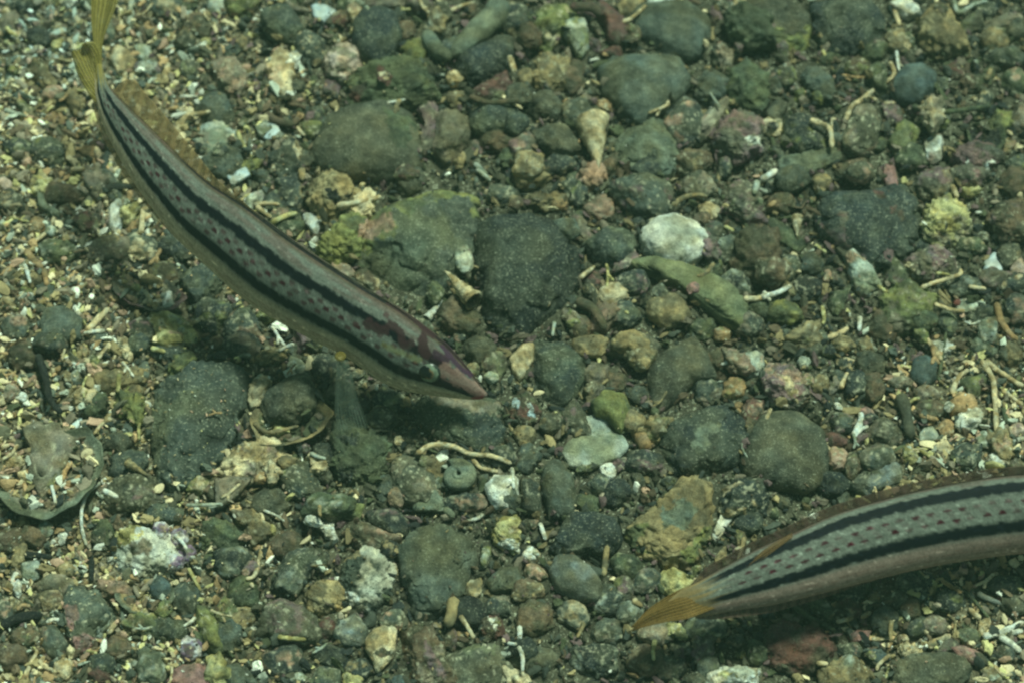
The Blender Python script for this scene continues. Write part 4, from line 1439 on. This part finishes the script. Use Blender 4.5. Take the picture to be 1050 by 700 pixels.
# ------------------------------------------------------------------ uncountable: shell sand and grit
def grains(count, smin, smax, region, tmpl_sub, seed, on_top=0.05, dens=None):
    r = np.random.default_rng(seed)
    V0, F0 = ICO[tmpl_sub]
    tm = []
    for k in range(14):
        v = V0.copy()
        v = v * (1 + (fbm(v * 1.5 + k * 7, k, 2) - 0.5) * 2.0)[:, None]
        for _ in range(4):
            n = r.normal(size=3); n /= np.linalg.norm(n)
            d = (v @ n).max() * r.uniform(.5, .85)
            v = v - np.maximum(v @ n - d, 0)[:, None] * n
        tm.append(v)
    tm = np.array(tm)
    x = r.uniform(region[0], region[1], count * 2); y = r.uniform(region[2], region[3], count * 2)
    ow = hs(x, y, OWN)
    keep = (~ow) | (r.random(count * 2) < on_top)
    pp = pix(np.c_[x, y, np.zeros_like(x)])
    pl = paleness(pp[:, 0], pp[:, 1])
    keep &= r.random(count * 2) < 0.32 + 0.68 * pl
    x, y, pl, pp, ow = x[keep][:count], y[keep][:count], pl[keep][:count], pp[keep][:count], ow[keep][:count]
    n = len(x)
    s = smin * (smax / smin) ** (r.random(n) ** 1.6)
    s = np.where(ow, np.minimum(s, .0009) * 0.45, s)
    el = np.stack([r.uniform(.8, 1.7, n), r.uniform(.55, 1.0, n), r.uniform(.25, .8, n)], -1)
    q = r.normal(size=(n, 4)); q[:, 1:3] *= 0.35
    q /= np.linalg.norm(q, axis=1)[:, None]
    w_, a, b, c = q.T
    Rm = np.stack([np.stack([1 - 2 * (b * b + c * c), 2 * (a * b - c * w_), 2 * (a * c + b * w_)], -1),
                   np.stack([2 * (a * b + c * w_), 1 - 2 * (a * a + c * c), 2 * (b * c - a * w_)], -1),
                   np.stack([2 * (a * c - b * w_), 2 * (b * c + a * w_), 1 - 2 * (a * a + b * b)], -1)], 1)
    V = tm[r.integers(0, len(tm), n)] * (el * s[:, None])[:, None, :]
    V = np.einsum('nij,nkj->nki', Rm, V)
    z = hs(x, y) + s * r.uniform(0.0, 0.6, n)
    V = V + np.stack([x, y, z], -1)[:, None, :]
    pal_d = np.array([PAL[k][0] for k in ['basalt', 'dark', 'slate', 'olive', 'brown', 'mossg', 'mauve', 'olive', 'bpale', 'tan']])
    pal_p = np.array([PAL[k][0] for k in ['tan', 'cream', 'bpale', 'gwhite', 'cream', 'white', 'pinkt', 'orange', 'olive', 'tan', 'brown', 'ycream', 'slate', 'brown', 'bpale', 'dark']])
    isp = r.random(n) < pl * 0.85
    c = np.where(isp[:, None], pal_p[r.integers(0, len(pal_p), n)], pal_d[r.integers(0, len(pal_d), n)])
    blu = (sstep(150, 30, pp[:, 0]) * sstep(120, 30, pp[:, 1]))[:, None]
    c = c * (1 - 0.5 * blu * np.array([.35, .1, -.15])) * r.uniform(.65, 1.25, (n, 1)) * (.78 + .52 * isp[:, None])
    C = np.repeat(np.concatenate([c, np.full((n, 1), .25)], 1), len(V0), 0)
    F = (F0[None] + (np.arange(n) * len(V0))[:, None, None]).reshape(-1, 3)
    return V.reshape(-1, 3), F, C


parts_ = [grains(36000, .0004, .0015, (-.19, .19, -.14, .17), 1, 1, on_top=.22),
          grains(13000, .0009, .0021, (-.19, .19, -.14, .17), 2, 2, on_top=0.0),
          grains(6000, .0012, .0050, (-.335, .335, -.27, .33), 2, 3, on_top=0.0)]
# the coarse rubble of the third set lies outside the picture only
Vg, Fg, Cg = parts_[2]
cen = Vg.reshape(-1, 42, 3).mean(1)
out_ = (abs(cen[:, 0]) > .185) | (cen[:, 1] < -.135) | (cen[:, 1] > .165)
Vg = Vg.reshape(-1, 42, 3)[out_].reshape(-1, 3); Cg = Cg.reshape(-1, 42, 4)[out_].reshape(-1, 4)
Fg = (ICO[2][1][None] + (np.arange(out_.sum()) * 42)[:, None, None]).reshape(-1, 3)
for nm, (V, F, C), lab in (('shell_sand', parts_[0], 'fine shell sand and grit lying between the stones'),
                           ('grit', parts_[1], 'coarse broken grit and shell chips lying between the stones'),
                           ('gravel', (Vg, Fg, Cg), 'loose gravel spreading over the seabed around the stones')):
    o = mesh_obj(nm, V, F, M_GRAVEL, C, smooth=False)
    tag(o, lab, 'gravel', kind='stuff')

# the seabed sheet itself, fine in the middle, running far out
inner = np.arange(-0.34, 0.34001, 0.0016)
fringe = 0.34 + np.cumsum(np.geomspace(0.004, 2.6, 30))
ax = np.r_[-fringe[::-1], inner, fringe]
XX, YY = np.meshgrid(ax, ax)
ZZ = relief(XX, YY) - 0.0006
Vb = np.c_[XX.ravel(), YY.ravel(), ZZ.ravel()]
nx = len(ax)
ii = np.arange(nx - 1)
A = (ii[:, None] * nx + ii[None]).ravel()
Fb = np.stack([A, A + 1, A + nx + 1, A + nx], -1)
pb = pix(np.where(abs(Vb) > .4, np.sign(Vb) * .4, Vb))
plb = paleness(pb[:, 0], pb[:, 1])[:, None]
far = (np.maximum(abs(Vb[:, 0]), abs(Vb[:, 1])) > 0.36)[:, None]
plb = np.where(far, 0.35, plb)
nb = fbm(Vb * 260, 77, 3)[:, None]
Cb = (np.array([.055, .055, .036]) * (1 - plb) + np.array([.15, .125, .075]) * plb) * (0.5 + nb)
tag(mesh_obj('seabed', Vb, Fb, M_BED, np.concatenate([Cb, np.ones((len(Cb), 1)) * .9], 1)), 'gravelly seabed sheet under all the stones and grit', 'seabed', kind='structure')

# ------------------------------------------------------------------ fish
def fish_material(name, scale_bump=0.12, gloss=0.6, trans=0.0):
    m, n, L = new_mat(name)
    out = N(n, 'ShaderNodeOutputMaterial')
    b = N(n, 'ShaderNodeBsdfPrincipled')
    a = N(n, 'ShaderNodeAttribute', attribute_name='pigment')
    tc = N(n, 'ShaderNodeTexCoord')
    vo = N(n, 'ShaderNodeTexVoronoi'); vo.inputs['Scale'].default_value = 900
    ns = N(n, 'ShaderNodeTexNoise'); ns.inputs['Scale'].default_value = 1400; ns.inputs['Detail'].default_value = 3
    L.new(tc.outputs['Object'], vo.inputs['Vector']); L.new(tc.outputs['Object'], ns.inputs['Vector'])
    mr = N(n, 'ShaderNodeMapRange'); mr.inputs[1].default_value = .3; mr.inputs[2].default_value = .7; mr.inputs[3].default_value = .8; mr.inputs[4].default_value = 1.2
    L.new(ns.outputs[0], mr.inputs[0])
    v = N(n, 'ShaderNodeVectorMath', operation='SCALE')
    L.new(a.outputs['Color'], v.inputs[0]); L.new(mr.outputs[0], v.inputs['Scale'])
    L.new(v.outputs[0], b.inputs['Base Color'])
    b.inputs['Roughness'].default_value = gloss
    b.inputs['Specular IOR Level'].default_value = 0.06
    bp = N(n, 'ShaderNodeBump'); bp.inputs['Strength'].default_value = scale_bump; bp.inputs['Distance'].default_value = 0.0002
    L.new(vo.outputs['Distance'], bp.inputs['Height']); L.new(bp.outputs[0], b.inputs['Normal'])
    if trans:
        L.new(a.outputs['Alpha'], b.inputs['Alpha'])
        tl = N(n, 'ShaderNodeBsdfTranslucent'); L.new(v.outputs[0], tl.inputs[0])
        mx = N(n, 'ShaderNodeMixShader'); mx.inputs[0].default_value = 0.30
        tp = N(n, 'ShaderNodeBsdfTransparent')
        mx2 = N(n, 'ShaderNodeMixShader')
        L.new(b.outputs[0], mx.inputs[1]); L.new(tl.outputs[0], mx.inputs[2])
        L.new(a.outputs['Alpha'], mx2.inputs[0]); L.new(tp.outputs[0], mx2.inputs[1]); L.new(mx.outputs[0], mx2.inputs[2])
        b.inputs['Alpha'].default_value = 1
        for l in list(b.inputs['Alpha'].links):
            n.links.remove(l)
        L.new(mx2.outputs[0], out.inputs[0])
    else:
        L.new(b.outputs[0], out.inputs[0])
    return m


M_FISH = fish_material('fish_skin')
M_FIN = fish_material('fin_membrane', 0.1, 0.5, trans=1)
M_EYE, _n, _L = new_mat('eye_surface')
_o = N(_n, 'ShaderNodeOutputMaterial'); _b = N(_n, 'ShaderNodeBsdfPrincipled'); _a = N(_n, 'ShaderNodeAttribute', attribute_name='pigment')
_L.new(_a.outputs['Color'], _b.inputs['Base Color']); _b.inputs['Roughness'].default_value = 0.3; _b.inputs['Specular IOR Level'].default_value = 0.35
_L.new(_b.outputs[0], _o.inputs[0])

PALE_F, RED_F, BLACK_F = np.array([.158, .170, .145]), np.array([.060, .012, .022]), np.array([.006, .008, .013])


class Fish:
    def __init__(s, name, up, lo, zs, beta, label, st, n=520, m=112, zsc=1.0, ratio=.60):
        """up / lo: paired back-side and belly-side edge points; zs: height of the spine over the seabed; beta: lean of the back to the viewer"""
        up, lo = np.array(up, float), np.array(lo, float)
        U, Lo, Z = catmull(up, n), catmull(lo, n), catmull(np.array(zs, float)[:, None], n)[:, 0]
        mid = (U + Lo) / 2
        s.C = at(mid[:, 0], mid[:, 1], Z)
        eU = at(U[:, 0], U[:, 1], Z)
        s.T = np.gradient(s.C, axis=0); s.T /= np.linalg.norm(s.T, axis=1)[:, None]
        toc = CAM - s.C; toc /= np.linalg.norm(toc, axis=1)[:, None]
        toc = toc - (toc * s.T).sum(1)[:, None] * s.T; toc /= np.linalg.norm(toc, axis=1)[:, None]
        side = np.cross(toc, s.T)
        sg = np.sign(((eU - s.C) * side).sum(1).mean())
        side = side * sg
        wpx = np.linalg.norm(U - Lo, axis=1)
        dep = (s.C - CAM) @ FW
        half = wpx / 2 * dep * HALF / 525
        cb, sb = math.cos(beta), math.sin(beta)
        a = half / math.sqrt(cb ** 2 + (ratio * sb) ** 2)
        s.a, s.b = a, a * ratio
        s.b = s.b * (0.30 + 0.70 * sstep(0.0, 0.16, np.linspace(0, 1, n)))          # the tail stalk is flat from side to side
        s.D = cb * side + sb * toc
        s.Lv = -sb * side + cb * toc          # flank turned to the viewer
        s.len = np.r_[0, np.cumsum(np.linalg.norm(np.diff(s.C, axis=0), axis=1))]
        s.n, s.m, s.px = n, m, mid
        s.root = bpy.data.objects.new(name, None)
        col.objects.link(s.root)
        g = s.C[n // 2]
        s.root.location = (g[0], g[1], float(hs(g[0], g[1])))
        s.root.empty_display_size = 0.01
        s.off = np.array(s.root.location)
        tag(s.root, label, 'fish', 'striped fish over the seabed')
        ph = np.linspace(0, 2 * math.pi, m, endpoint=False)
        s.ph = ph
        # slightly flattened flanks, keeled back
        cx, sx = np.cos(ph), np.sin(ph)
        kx = np.sign(sx) * abs(sx) ** 0.92
        V = s.C[:, None] + (s.a[:, None] * cx[None])[..., None] * s.D[:, None] + (s.b[:, None] * kx[None])[..., None] * s.Lv[:, None]
        s.V = V
        v = np.arccos(np.clip(cx, -1, 1)) / math.pi * 180       # 0 back .. 180 belly
        arc = np.repeat(s.len[:, None], m, 1)
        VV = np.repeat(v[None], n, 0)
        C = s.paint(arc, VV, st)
        F = []
        i = np.arange(n - 1)[:, None]; j = np.arange(m)[None]
        A = (i * m + j).ravel(); B = (i * m + (j + 1) % m).ravel()
        Fq = np.stack([A, B, B + m, A + m], -1)
        Vf = np.r_[V.reshape(-1, 3), [s.C[0] - s.T[0] * s.a[0] * .4], [s.C[-1] + s.T[-1] * s.a[-1] * .5]]
        Cf = np.r_[C.reshape(-1, 3), C[0, 0][None], C[-1, 0][None]]
        F = [tuple(f) for f in Fq.tolist()]
        q = n * m
        for j in range(m):
            F.append((q, (j + 1) % m, j)); F.append((q + 1, (n - 1) * m + j, (n - 1) * m + (j + 1) % m))
        s.body = mesh_obj('body', Vf - s.off, F, M_FISH, Cf, s.root)

    def near(s, p):
        """station and angle of the flank point nearest photo pixel p"""
        half = s.ph < math.pi
        P = pix(s.V[:, half])
        d = np.linalg.norm(P - np.array(p), axis=-1)
        k = np.unravel_index(d.argmin(), d.shape)
        return k[0], math.degrees(s.ph[half][k[1]])

    def paint(s, arc, v, st):
        L_ = s.len[-1]
        u = arc / L_
        P3 = np.stack([arc / .0012, v / 9, np.zeros_like(v)], -1)
        e1 = (fbm(P3, 4, 2) - .5) * 7            # ragged stripe edges
        e2 = (fbm(P3 + 30, 6, 2) - .5) * 7
        big = fbm(np.stack([arc / .012, v / 25, v * 0 + 2], -1), 8, 3)[..., None]
        C = PALE_F * (0.8 + .4 * big)
        back = np.array(st['back']); belly = np.array(st['belly'])
        d0, a1, b1, a2, b2 = st['line'], st['s1'][0], st['s1'][1], st['s2'][0], st['s2'][1]
        w = sstep(b2 + 10, b2 - 2, v)[..., None]
        C = belly * (0.85 + .3 * big) * (1 - w) + C * w
        # fine lengthwise scale rows on the belly
        rows = (sstep(.3, .9, np.sin(v / 1.15)) * sstep(.35, .6, fbm(np.stack([arc / .0025, v / 3.6, v * 0], -1), 61, 2)))[..., None] * (1 - w)
        C = C * (1 - 0.45 * rows) + 0.45 * rows * np.array([.30, .13, .10]) * .8
        wb = sstep(a1 * .55, a1 * .25, v)[..., None]
        C = C * (1 - wb) + back * (0.8 + .4 * big) * wb
        pk = (sstep(.42, .62, fbm(np.stack([arc / .006, v / 8, v * 0 + 7], -1), 12, 3)) * sstep(a1, a1 - 8, v))[..., None] * .5
        C = C * (1 - pk) + pk * np.array([.135, .080, .070])
        fade = st['headfade']
        # stripes
        k = sstep(a1 - 2.5, a1 + 1.5, v + e1) * sstep(b1 + 2.5, b1 - 1.5, v + e2)
        k = k * sstep(st['tail1'] - .004, st['tail1'] + .004, arc) * sstep(fade[0] + .002, fade[0] - .002, arc)
        k2 = sstep(a2 - 2.0, a2 + 1.5, v + e2 * .7) * sstep(b2 + 2.0, b2 - 1.5, v + e1 * .7)
        k2 = k2 * sstep(st['tail2'] - .003, st['tail2'] + .003, arc) * sstep(fade[1] + .001, fade[1] - .001, arc)
        k3 = sstep(d0 + 1, d0 - 2, v) * sstep(.25, .32, u)
        K = np.clip(k + k2 + k3 * .9, 0, 1)[..., None]
        hd = sstep(fade[0] - .022, fade[0] - .004, arc)[..., None] * .55
        C = C * (1 - K) + (BLACK_F * (1 - hd) + np.array([.045, .018, .022]) * hd) * K
        # two to three rows of dark red dots between the stripes
        sp = st['dot']
        for r_, (vd, ph_, str_) in enumerate(st['rows']):
            ck = np.round((arc - ph_ * sp) / sp) * sp + ph_ * sp
            jit = vnoise(np.stack([ck * 9111, ck * 0 + r_ * 7, ck * 0], -1), 21)
            jit2 = vnoise(np.stack([ck * 7731, ck * 0 + r_ * 5, ck * 0 + 3], -1), 22)
            dx = (arc - ck - (jit2 - .5) * sp * .15) / st['dl']
            dy = (v - vd - (jit - .5) * 2.2) / st['dv']
            d = np.sqrt(dx * dx + dy * dy)
            kk = (sstep(1.15, .75, d) * str_ * (0.55 + .45 * sstep(.15, .45, jit2)) * sstep(fade[0] + .004, fade[0] - .006, arc) * sstep(st['tail2'] + .004, st['tail2'] + .012, arc))[..., None]
            C = C * (1 - kk) + RED_F * kk
        # scale rows: every scale its own tone, with a darker hind edge
        pa, pv_ = .00125, 4.3
        row = np.floor(v / pv_)
        sh = (arc / pa + .5 * (row % 2))
        ci = np.floor(sh)
        tone = _hash(ci, row, ci * 0, 71) - .5
        fx, fy = sh - ci - .5, v / pv_ - row - .5
        edge = sstep(.34, .50, np.hypot(fx * .95, fy * .95))
        C = C * (1 + .30 * tone - .16 * edge)[..., None]
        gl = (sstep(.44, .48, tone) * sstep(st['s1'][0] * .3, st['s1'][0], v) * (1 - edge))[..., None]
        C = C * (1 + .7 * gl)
        # pale dusty scales between the dots
        sc_ = sstep(.60, .72, fbm(np.stack([arc / .0011, v / 3.2, v * 0 + 5], -1), 31, 2)) * sstep(b1, b1 + 5, v) * sstep(a2, a2 - 5, v)
        C = C * (1 + .35 * sc_[..., None])
        # pigment strokes of the head, given as points along the near flank
        for path, rad, colr, strength in st.get('strokes', ()):
            ks = [s.near(p) for p in path]
            q = np.array([[s.len[i], ang] for i, ang in ks])
            q = catmull(q, 14) if len(q) > 1 else q
            aa = np.interp(arc, s.len, s.a)
            dmin = np.full(arc.shape, 9.0)
            for (x0, v0) in q:
                dd = np.hypot(arc - x0, (v - v0) / 57.3 * aa * .85)
                dmin = np.minimum(dmin, dd)
            wob = (fbm(np.stack([arc / .0012, v / 6, v * 0], -1), 41, 2) - .5) * rad * .9
            kk = (sstep(rad + .0003, rad - .0003, dmin + wob) * strength)[..., None]
            C = C * (1 - kk) + np.array(colr) * kk
        # tail root takes the fin's colour
        kt = sstep(st['tail2'] + .006, st['tail2'] - .004, arc + (fbm(np.stack([arc / .02, v / 5, v * 0], -1), 51, 2) - .5) * .014)[..., None]
        C = C * (1 - kt) + np.array(st['tailc']) * (0.8 + .4 * big) * kt
        return np.clip(C, 0, 1)

    def sheet(s, name, secs, colour, alpha, rays=14, ripple=.0003, seed=1, nu=36, nv=60, thick=.00012, alpha_tip=None):
        """a fin: cross lines (pixel, pixel, height, height) from root to rim, with raised rays and a real thickness"""
        A = catmull(np.array([[*q[0], q[2]] for q in secs], float), nu)
        B = catmull(np.array([[*q[1], q[3]] for q in secs], float), nu)
        t = np.linspace(0, 1, nv)
        P = A[:, None] * (1 - t)[None, :, None] + B[:, None] * t[None, :, None]
        W = at(P[..., 0], P[..., 1], P[..., 2])
        s._sheet(name, W, colour, alpha, rays, ripple, seed, thick, alpha_tip)

    def _sheet(s, name, W, colour, alpha, rays, ripple, seed, thick, alpha_tip=None, edge=1.0):
        nu, nv = W.shape[:2]
        t = np.linspace(0, 1, nv); u = np.linspace(0, 1, nu)
        du = np.gradient(W, axis=0); dv = np.gradient(W, axis=1)
        Nn = np.cross(du, dv); Nn /= np.linalg.norm(Nn, axis=-1)[..., None] + 1e-12
        ray = 0.5 + 0.5 * np.cos(2 * math.pi * rays * t)
        ray = np.repeat(ray[None] ** 2, nu, 0)
        rip = np.sin(t * 9 + seed)[None] * u[:, None] * ripple * 3
        rough_edge = (fbm(np.stack([t * 40, t * 0, t * 0 + seed], -1), seed, 2) - .5) * 0.06
        W = W + du * (nu * edge * rough_edge[None, :, None] * (u[:, None, None] ** 3)) + Nn * (rip + ray * ripple * .6)[..., None]
        c = np.array(colour)
        big = fbm(W * 160, seed, 3)
        C = c * (0.55 + .5 * big + .45 * ray)[..., None]
        Cl = np.clip(C * (1 + .1 * u[:, None, None]), 0, 1)
        al = np.clip(alpha + (((alpha_tip if alpha_tip is not None else alpha) - alpha) * u[:, None]) + .18 * (ray - .5), 0.03, 1)
        RGBA = np.concatenate([Cl, al[..., None]], -1)
        V = np.r_[(W + Nn * thick).reshape(-1, 3), (W - Nn * thick).reshape(-1, 3)] - s.off
        CC = np.r_[RGBA.reshape(-1, 4), RGBA.reshape(-1, 4)]
        F, q = [], nu * nv
        for i in range(nu - 1):
            for j in range(nv - 1):
                k = i * nv + j
                F.append((k, k + 1, k + nv + 1, k + nv)); F.append((q + k, q + k + nv, q + k + nv + 1, q + k + 1))
        for i in range(nu - 1):
            for e in (0, nv - 1):
                k = i * nv + e
                F.append((k, k + nv, q + k + nv, q + k) if e == 0 else (k + nv, k, q + k, q + k + nv))
        for j in range(nv - 1):
            for e in (0, (nu - 1) * nv):
                k = e + j
                F.append((k + 1, k, q + k, q + k + 1) if e == 0 else (k, k + 1, q + k + 1, q + k))
        mesh_obj(name, V, F, M_FIN, CC, s.root)

    def ridge_fin(s, name, u0, u1, hfun, colour, alpha, rays, sign=1, lean=0.0, seed=2, sweep=0.5):
        """dorsal (sign 1) or anal (-1) fin standing along the keel"""
        i0, i1 = int(u0 * (s.n - 1)), int(u1 * (s.n - 1))
        nv = max(60, rays * 5)
        idx = np.linspace(i0, i1, nv)
        g = lambda A: np.stack([np.interp(idx, np.arange(s.n), A[:, k]) for k in range(3)], -1)
        C, D, Lv, T = g(s.C), g(s.D), g(s.Lv), g(s.T)
        a = np.interp(idx, np.arange(s.n), s.a)
        t = np.linspace(0, 1, nv)
        h = np.array([hfun(q) for q in t])
        nu = 14
        uu = np.linspace(0, 1, nu)
        dr = D * sign * math.cos(lean) + Lv * math.sin(lean) - T * sweep
        base = C + D * sign * (a * .97)[:, None]
        W = base[None] + uu[:, None, None] * (h[:, None] * dr)[None]
        s._sheet(name, W, colour, alpha, rays, .00012, seed, .00010, edge=.12)

    def eye(s, p, r, bulge=.45, pale=(.20, .26, .20)):
        i, ang = s.near(p)
        rad = math.radians(ang)
        for sg in (1, -1):
            L_ = s.Lv[i] * sg
            n_ = s.D[i] * math.cos(rad) / s.a[i] + L_ * math.sin(rad) / s.b[i]; n_ /= np.linalg.norm(n_)
            pos = s.C[i] + s.D[i] * s.a[i] * math.cos(rad) + L_ * s.b[i] * math.sin(rad) + n_ * r * (bulge - 0.55)
            V, F = ICO[4]
            t1 = s.T[i] - (s.T[i] @ n_) * n_; t1 /= np.linalg.norm(t1); t2 = np.cross(n_, t1)
            d = V[:, 2]
            W = pos + (V[:, :1] * t1 * 1.12 + V[:, 1:2] * t2 + V[:, 2:] * n_ * .8) * r
            C = np.where((d > .93)[:, None], np.array([.01, .014, .014]),
                         np.where((d > .86)[:, None], np.array([.20, .13, .06]), np.array(pale)))
            C = np.where((d < .60)[:, None], np.array([.03, .035, .03]), C)
            ringy = fbm(V * np.array([9, 2.5, 2.5]), 5, 2)[:, None] * 1.6 - .3
            C = C * (.7 + .6 * ringy)
            e = mesh_obj('eye', W - s.off, F, M_EYE, C, s.root)
            # dark lens disc proud of the eyeball
            P = pos + n_ * r * .62 - t1 * r * .30
            W2 = P + (V[:, :1] * t1 * .50 + V[:, 1:2] * t2 * .62 + V[:, 2:] * n_ * .22) * r
            mesh_obj('pupil', W2 - s.off, F, M_EYE, np.array([.008, .010, .010]), e)


# the left fish: tail at the upper left, nose down on the stones
up1 = [(104, 66), (107, 77), (116, 94), (136, 114), (174, 151), (203, 179), (225, 195), (255, 213), (300, 246), (345, 276), (384, 301), (408, 315), (432, 332), (458, 352), (482, 378), (494, 395), (501, 404)]
lo1 = [(97, 68), (97, 84), (98, 103), (109, 136), (131, 178), (153, 210), (177, 241), (208, 270), (254, 310), (303, 339), (343, 359), (371, 377), (401, 396), (432, 403), (461, 406), (482, 408), (497, 407)]
z1 = [.048, .047, .046, .045, .043, .041, .039, .037, .033, .029, .026, .0235, .021, .019, .0175, .0165, .016]
dk = (.050, .022, .027)
st1 = dict(back=(.088, .072, .050), belly=(.52, .42, .29), line=8, s1=(46, 62), s2=(92, 107), tail1=.010, tail2=.004, headfade=(.1565, .181),
           dot=.0050, dl=.00115, dv=3.6, rows=((68.5, .0, .7), (76.5, .5, 1.), (84.5, .15, .8)), tailc=(.30, .23, .06),
           strokes=[([(404, 306), (418, 320), (430, 333), (438, 338)], .0012, dk, .9),
                    ([(377, 331), (388, 337), (395, 340)], .0014, dk, .9),
                    ([(400, 332), (408, 338), (412, 346), (415, 354), (422, 351)], .0013, dk, .9),
                    ([(434, 346), (433, 354), (437, 362)], .0016, dk, .95),
                    ([(436, 341), (443, 344)], .0011, dk, .8),
                    ([(447, 363), (457, 369)], .0012, (.05, .02, .04), .9),
                    ([(454, 356), (461, 364), (469, 374), (481, 384)], .0011, (.06, .025, .055), .9),
                    ([(449, 388), (460, 393), (472, 398), (482, 402), (492, 406)], .0013, (.018, .012, .02), .97),
                    ([(396, 324)], .0010, (.07, .025, .03), .8), ([(364, 332)], .0009, (.085, .028, .036), .8),
                    ([(393, 352), (406, 359), (416, 363), (430, 368)], .0008, (.32, .32, .13), .45),
                    ([(456, 379), (468, 386), (480, 394), (492, 401)], .0020, (.37, .215, .18), .62),
                    ([(421, 352), (417, 364), (412, 376), (404, 388)], .00055, (.05, .045, .04), .55),
                    ([(494, 407), (486, 408)], .0007, (.34, .07, .08), .8)])
f1 = Fish('striped_fish', up1, lo1, z1, math.radians(30), 'slender striped fish at left, curving nose down to the stones, yellow tail at the top', st1)
f1.eye((439, 382.5), .0034, .10, (.19, .24, .17))
f1.ridge_fin('dorsal_fin', .135, .47, lambda q: .0078 * (min(1, q / .14 + .02) ** .5) * (1 - q) ** 0.8 + .0002, (.36, .25, .12), .55, 15, 1, -.15, 3, sweep=.55)
f1.ridge_fin('dorsal_fin', .46, .80, lambda q: .0009 * math.sin(math.pi * min(1, q * .9 + .1)), (.10, .09, .07), .9, 14, 1, 0, 4)
f1.ridge_fin('anal_fin', .08, .42, lambda q: .0022 * math.sin(math.pi * min(1, q * .9 + .08)), (.32, .23, .12), .6, 14, -1, .2, 5)
YT = (.29, .235, .065)
f1.sheet('tail_fin', [((100, 106), (104, 74), .045, .046), ((92, 98), (102, 60), .046, .048), ((83, 84), (100, 50), .046, .050), ((77, 70), (97, 44), .046, .051), ((74, 57), (88, 42), .046, .052)], YT, .72, 11, .00035, 3)
f1.sheet('tail_fin', [((99, 84), (106, 84), .047, .046), ((98, 62), (105, 60), .049, .047), ((96, 42), (107, 42), .051, .048), ((94, 22), (113, 24), .053, .049), ((94, -2), (121, 2), .055, .050), ((95, -34), (124, -26), .056, .051)], YT, .78, 8, .00035, 6)
f1.sheet('pectoral_fin', [((346, 367), (357, 369), .022, .022), ((345, 385), (362, 388), .019, .019), ((344, 405), (367, 408), .015, .015), ((344, 425), (374, 427), .012, .012), ((347, 441), (378, 438), .010, .010)], (.20, .25, .20), .27, 10, .0002, 9, alpha_tip=.12)
V_, F_ = ICO[3]
mesh_obj('fin_base', at(349, 365, .0225) + V_ * np.array([.0017, .0017, .0007]) - f1.off, F_, M_FIN, np.array([.26, .20, .05, .62]), f1.root)

# the right fish: orange tail towards the lower middle, head beyond the picture
up2 = [(688, 615), (704, 603), (722, 594), (750, 580), (790, 561), (822, 544), (870, 524), (930, 506), (990, 494), (1050, 486), (1120, 486), (1190, 494), (1250, 508), (1300, 527), (1335, 550), (1352, 566)]
lo2 = [(688, 632), (704, 633), (724, 631), (748, 626), (782, 620), (828, 611), (872, 599), (936, 584), (990, 574), (1050, 567), (1114, 568), (1178, 575), (1234, 586), (1284, 592), (1325, 588), (1350, 574)]
z2 = [.0185, .019, .0195, .020, .0205, .021, .021, .021, .021, .021, .0205, .020, .020, .019, .019, .019]
st2 = dict(back=(.120, .098, .078), belly=(.34, .245, .205), line=4, s1=(27, 47), s2=(90, 107), tail1=.012, tail2=.009, headfade=(.176, .184),
           dot=.0045, dl=.00125, dv=3.3, rows=((61, .0, .95), (77, .5, 1.1), (69, .25, .25)), tailc=(.27, .19, .09),
           strokes=[([(1300, 560), (1330, 566)], .0012, dk, .9)])
f2 = Fish('striped_fish', up2, lo2, z2, math.radians(15), 'striped fish with an orange pointed tail, its head cut off by the right edge', st2)
f2.eye((1290, 560), .0026)
f2.ridge_fin('dorsal_fin', .10, .80, lambda q: .0030 * min(1, q / .12 + .1) * min(1, (1 - q) * 5), (.15, .095, .070), .62, 30, 1, .25, 3, sweep=.3)
f2.ridge_fin('anal_fin', .09, .45, lambda q: .0022 * math.sin(math.pi * min(1, q * .9 + .08)), (.20, .13, .10), .8, 22, -1, .1, 5, sweep=.4)
f2.sheet('tail_fin', [((738, 600), (736, 622), .0195, .0195), ((718, 598), (716, 630), .0205, .0205), ((702, 602), (702, 635), .0208, .0208), ((685, 610), (684, 638), .0196, .0196), ((664, 624), (665, 642), .017, .017), ((648, 641), (650, 646), .016, .016)], (.25, .155, .05), .80, 11, .0003, 4)
f2.sheet('fin_tip', [((812, 546), (813, 550), .0290, .0290), ((786, 561), (790, 567), .0280, .0274), ((769, 576), (772, 580), .0262, .0260), ((757, 588), (758, 590), .0248, .0248)], (.24, .145, .065), .6, 3, .0001, 4, nu=20, nv=14)

# ------------------------------------------------------------------ the murk of the water
Vh = [(x, y, z) for z in (-1.05, 0.615) for y in (-16, 16) for x in (-16, 16)]
Fh = [(0, 2, 3, 1), (4, 5, 7, 6), (0, 1, 5, 4), (2, 6, 7, 3), (0, 4, 6, 2), (1, 3, 7, 5)]
mh, nh, Lh = new_mat('water_murk')
oh = N(nh, 'ShaderNodeOutputMaterial'); pv = N(nh, 'ShaderNodeVolumePrincipled')
pv.inputs['Color'].default_value = (.52, .84, .70, 1)
pv.inputs['Density'].default_value = 0.10
pv.inputs['Anisotropy'].default_value = 0.3
Lh.new(pv.outputs[0], oh.inputs['Volume'])
hz = mesh_obj('haze', Vh, Fh, mh, None, smooth=False)
tag(hz, 'greenish murk of the water all around', 'water', kind='stuff')
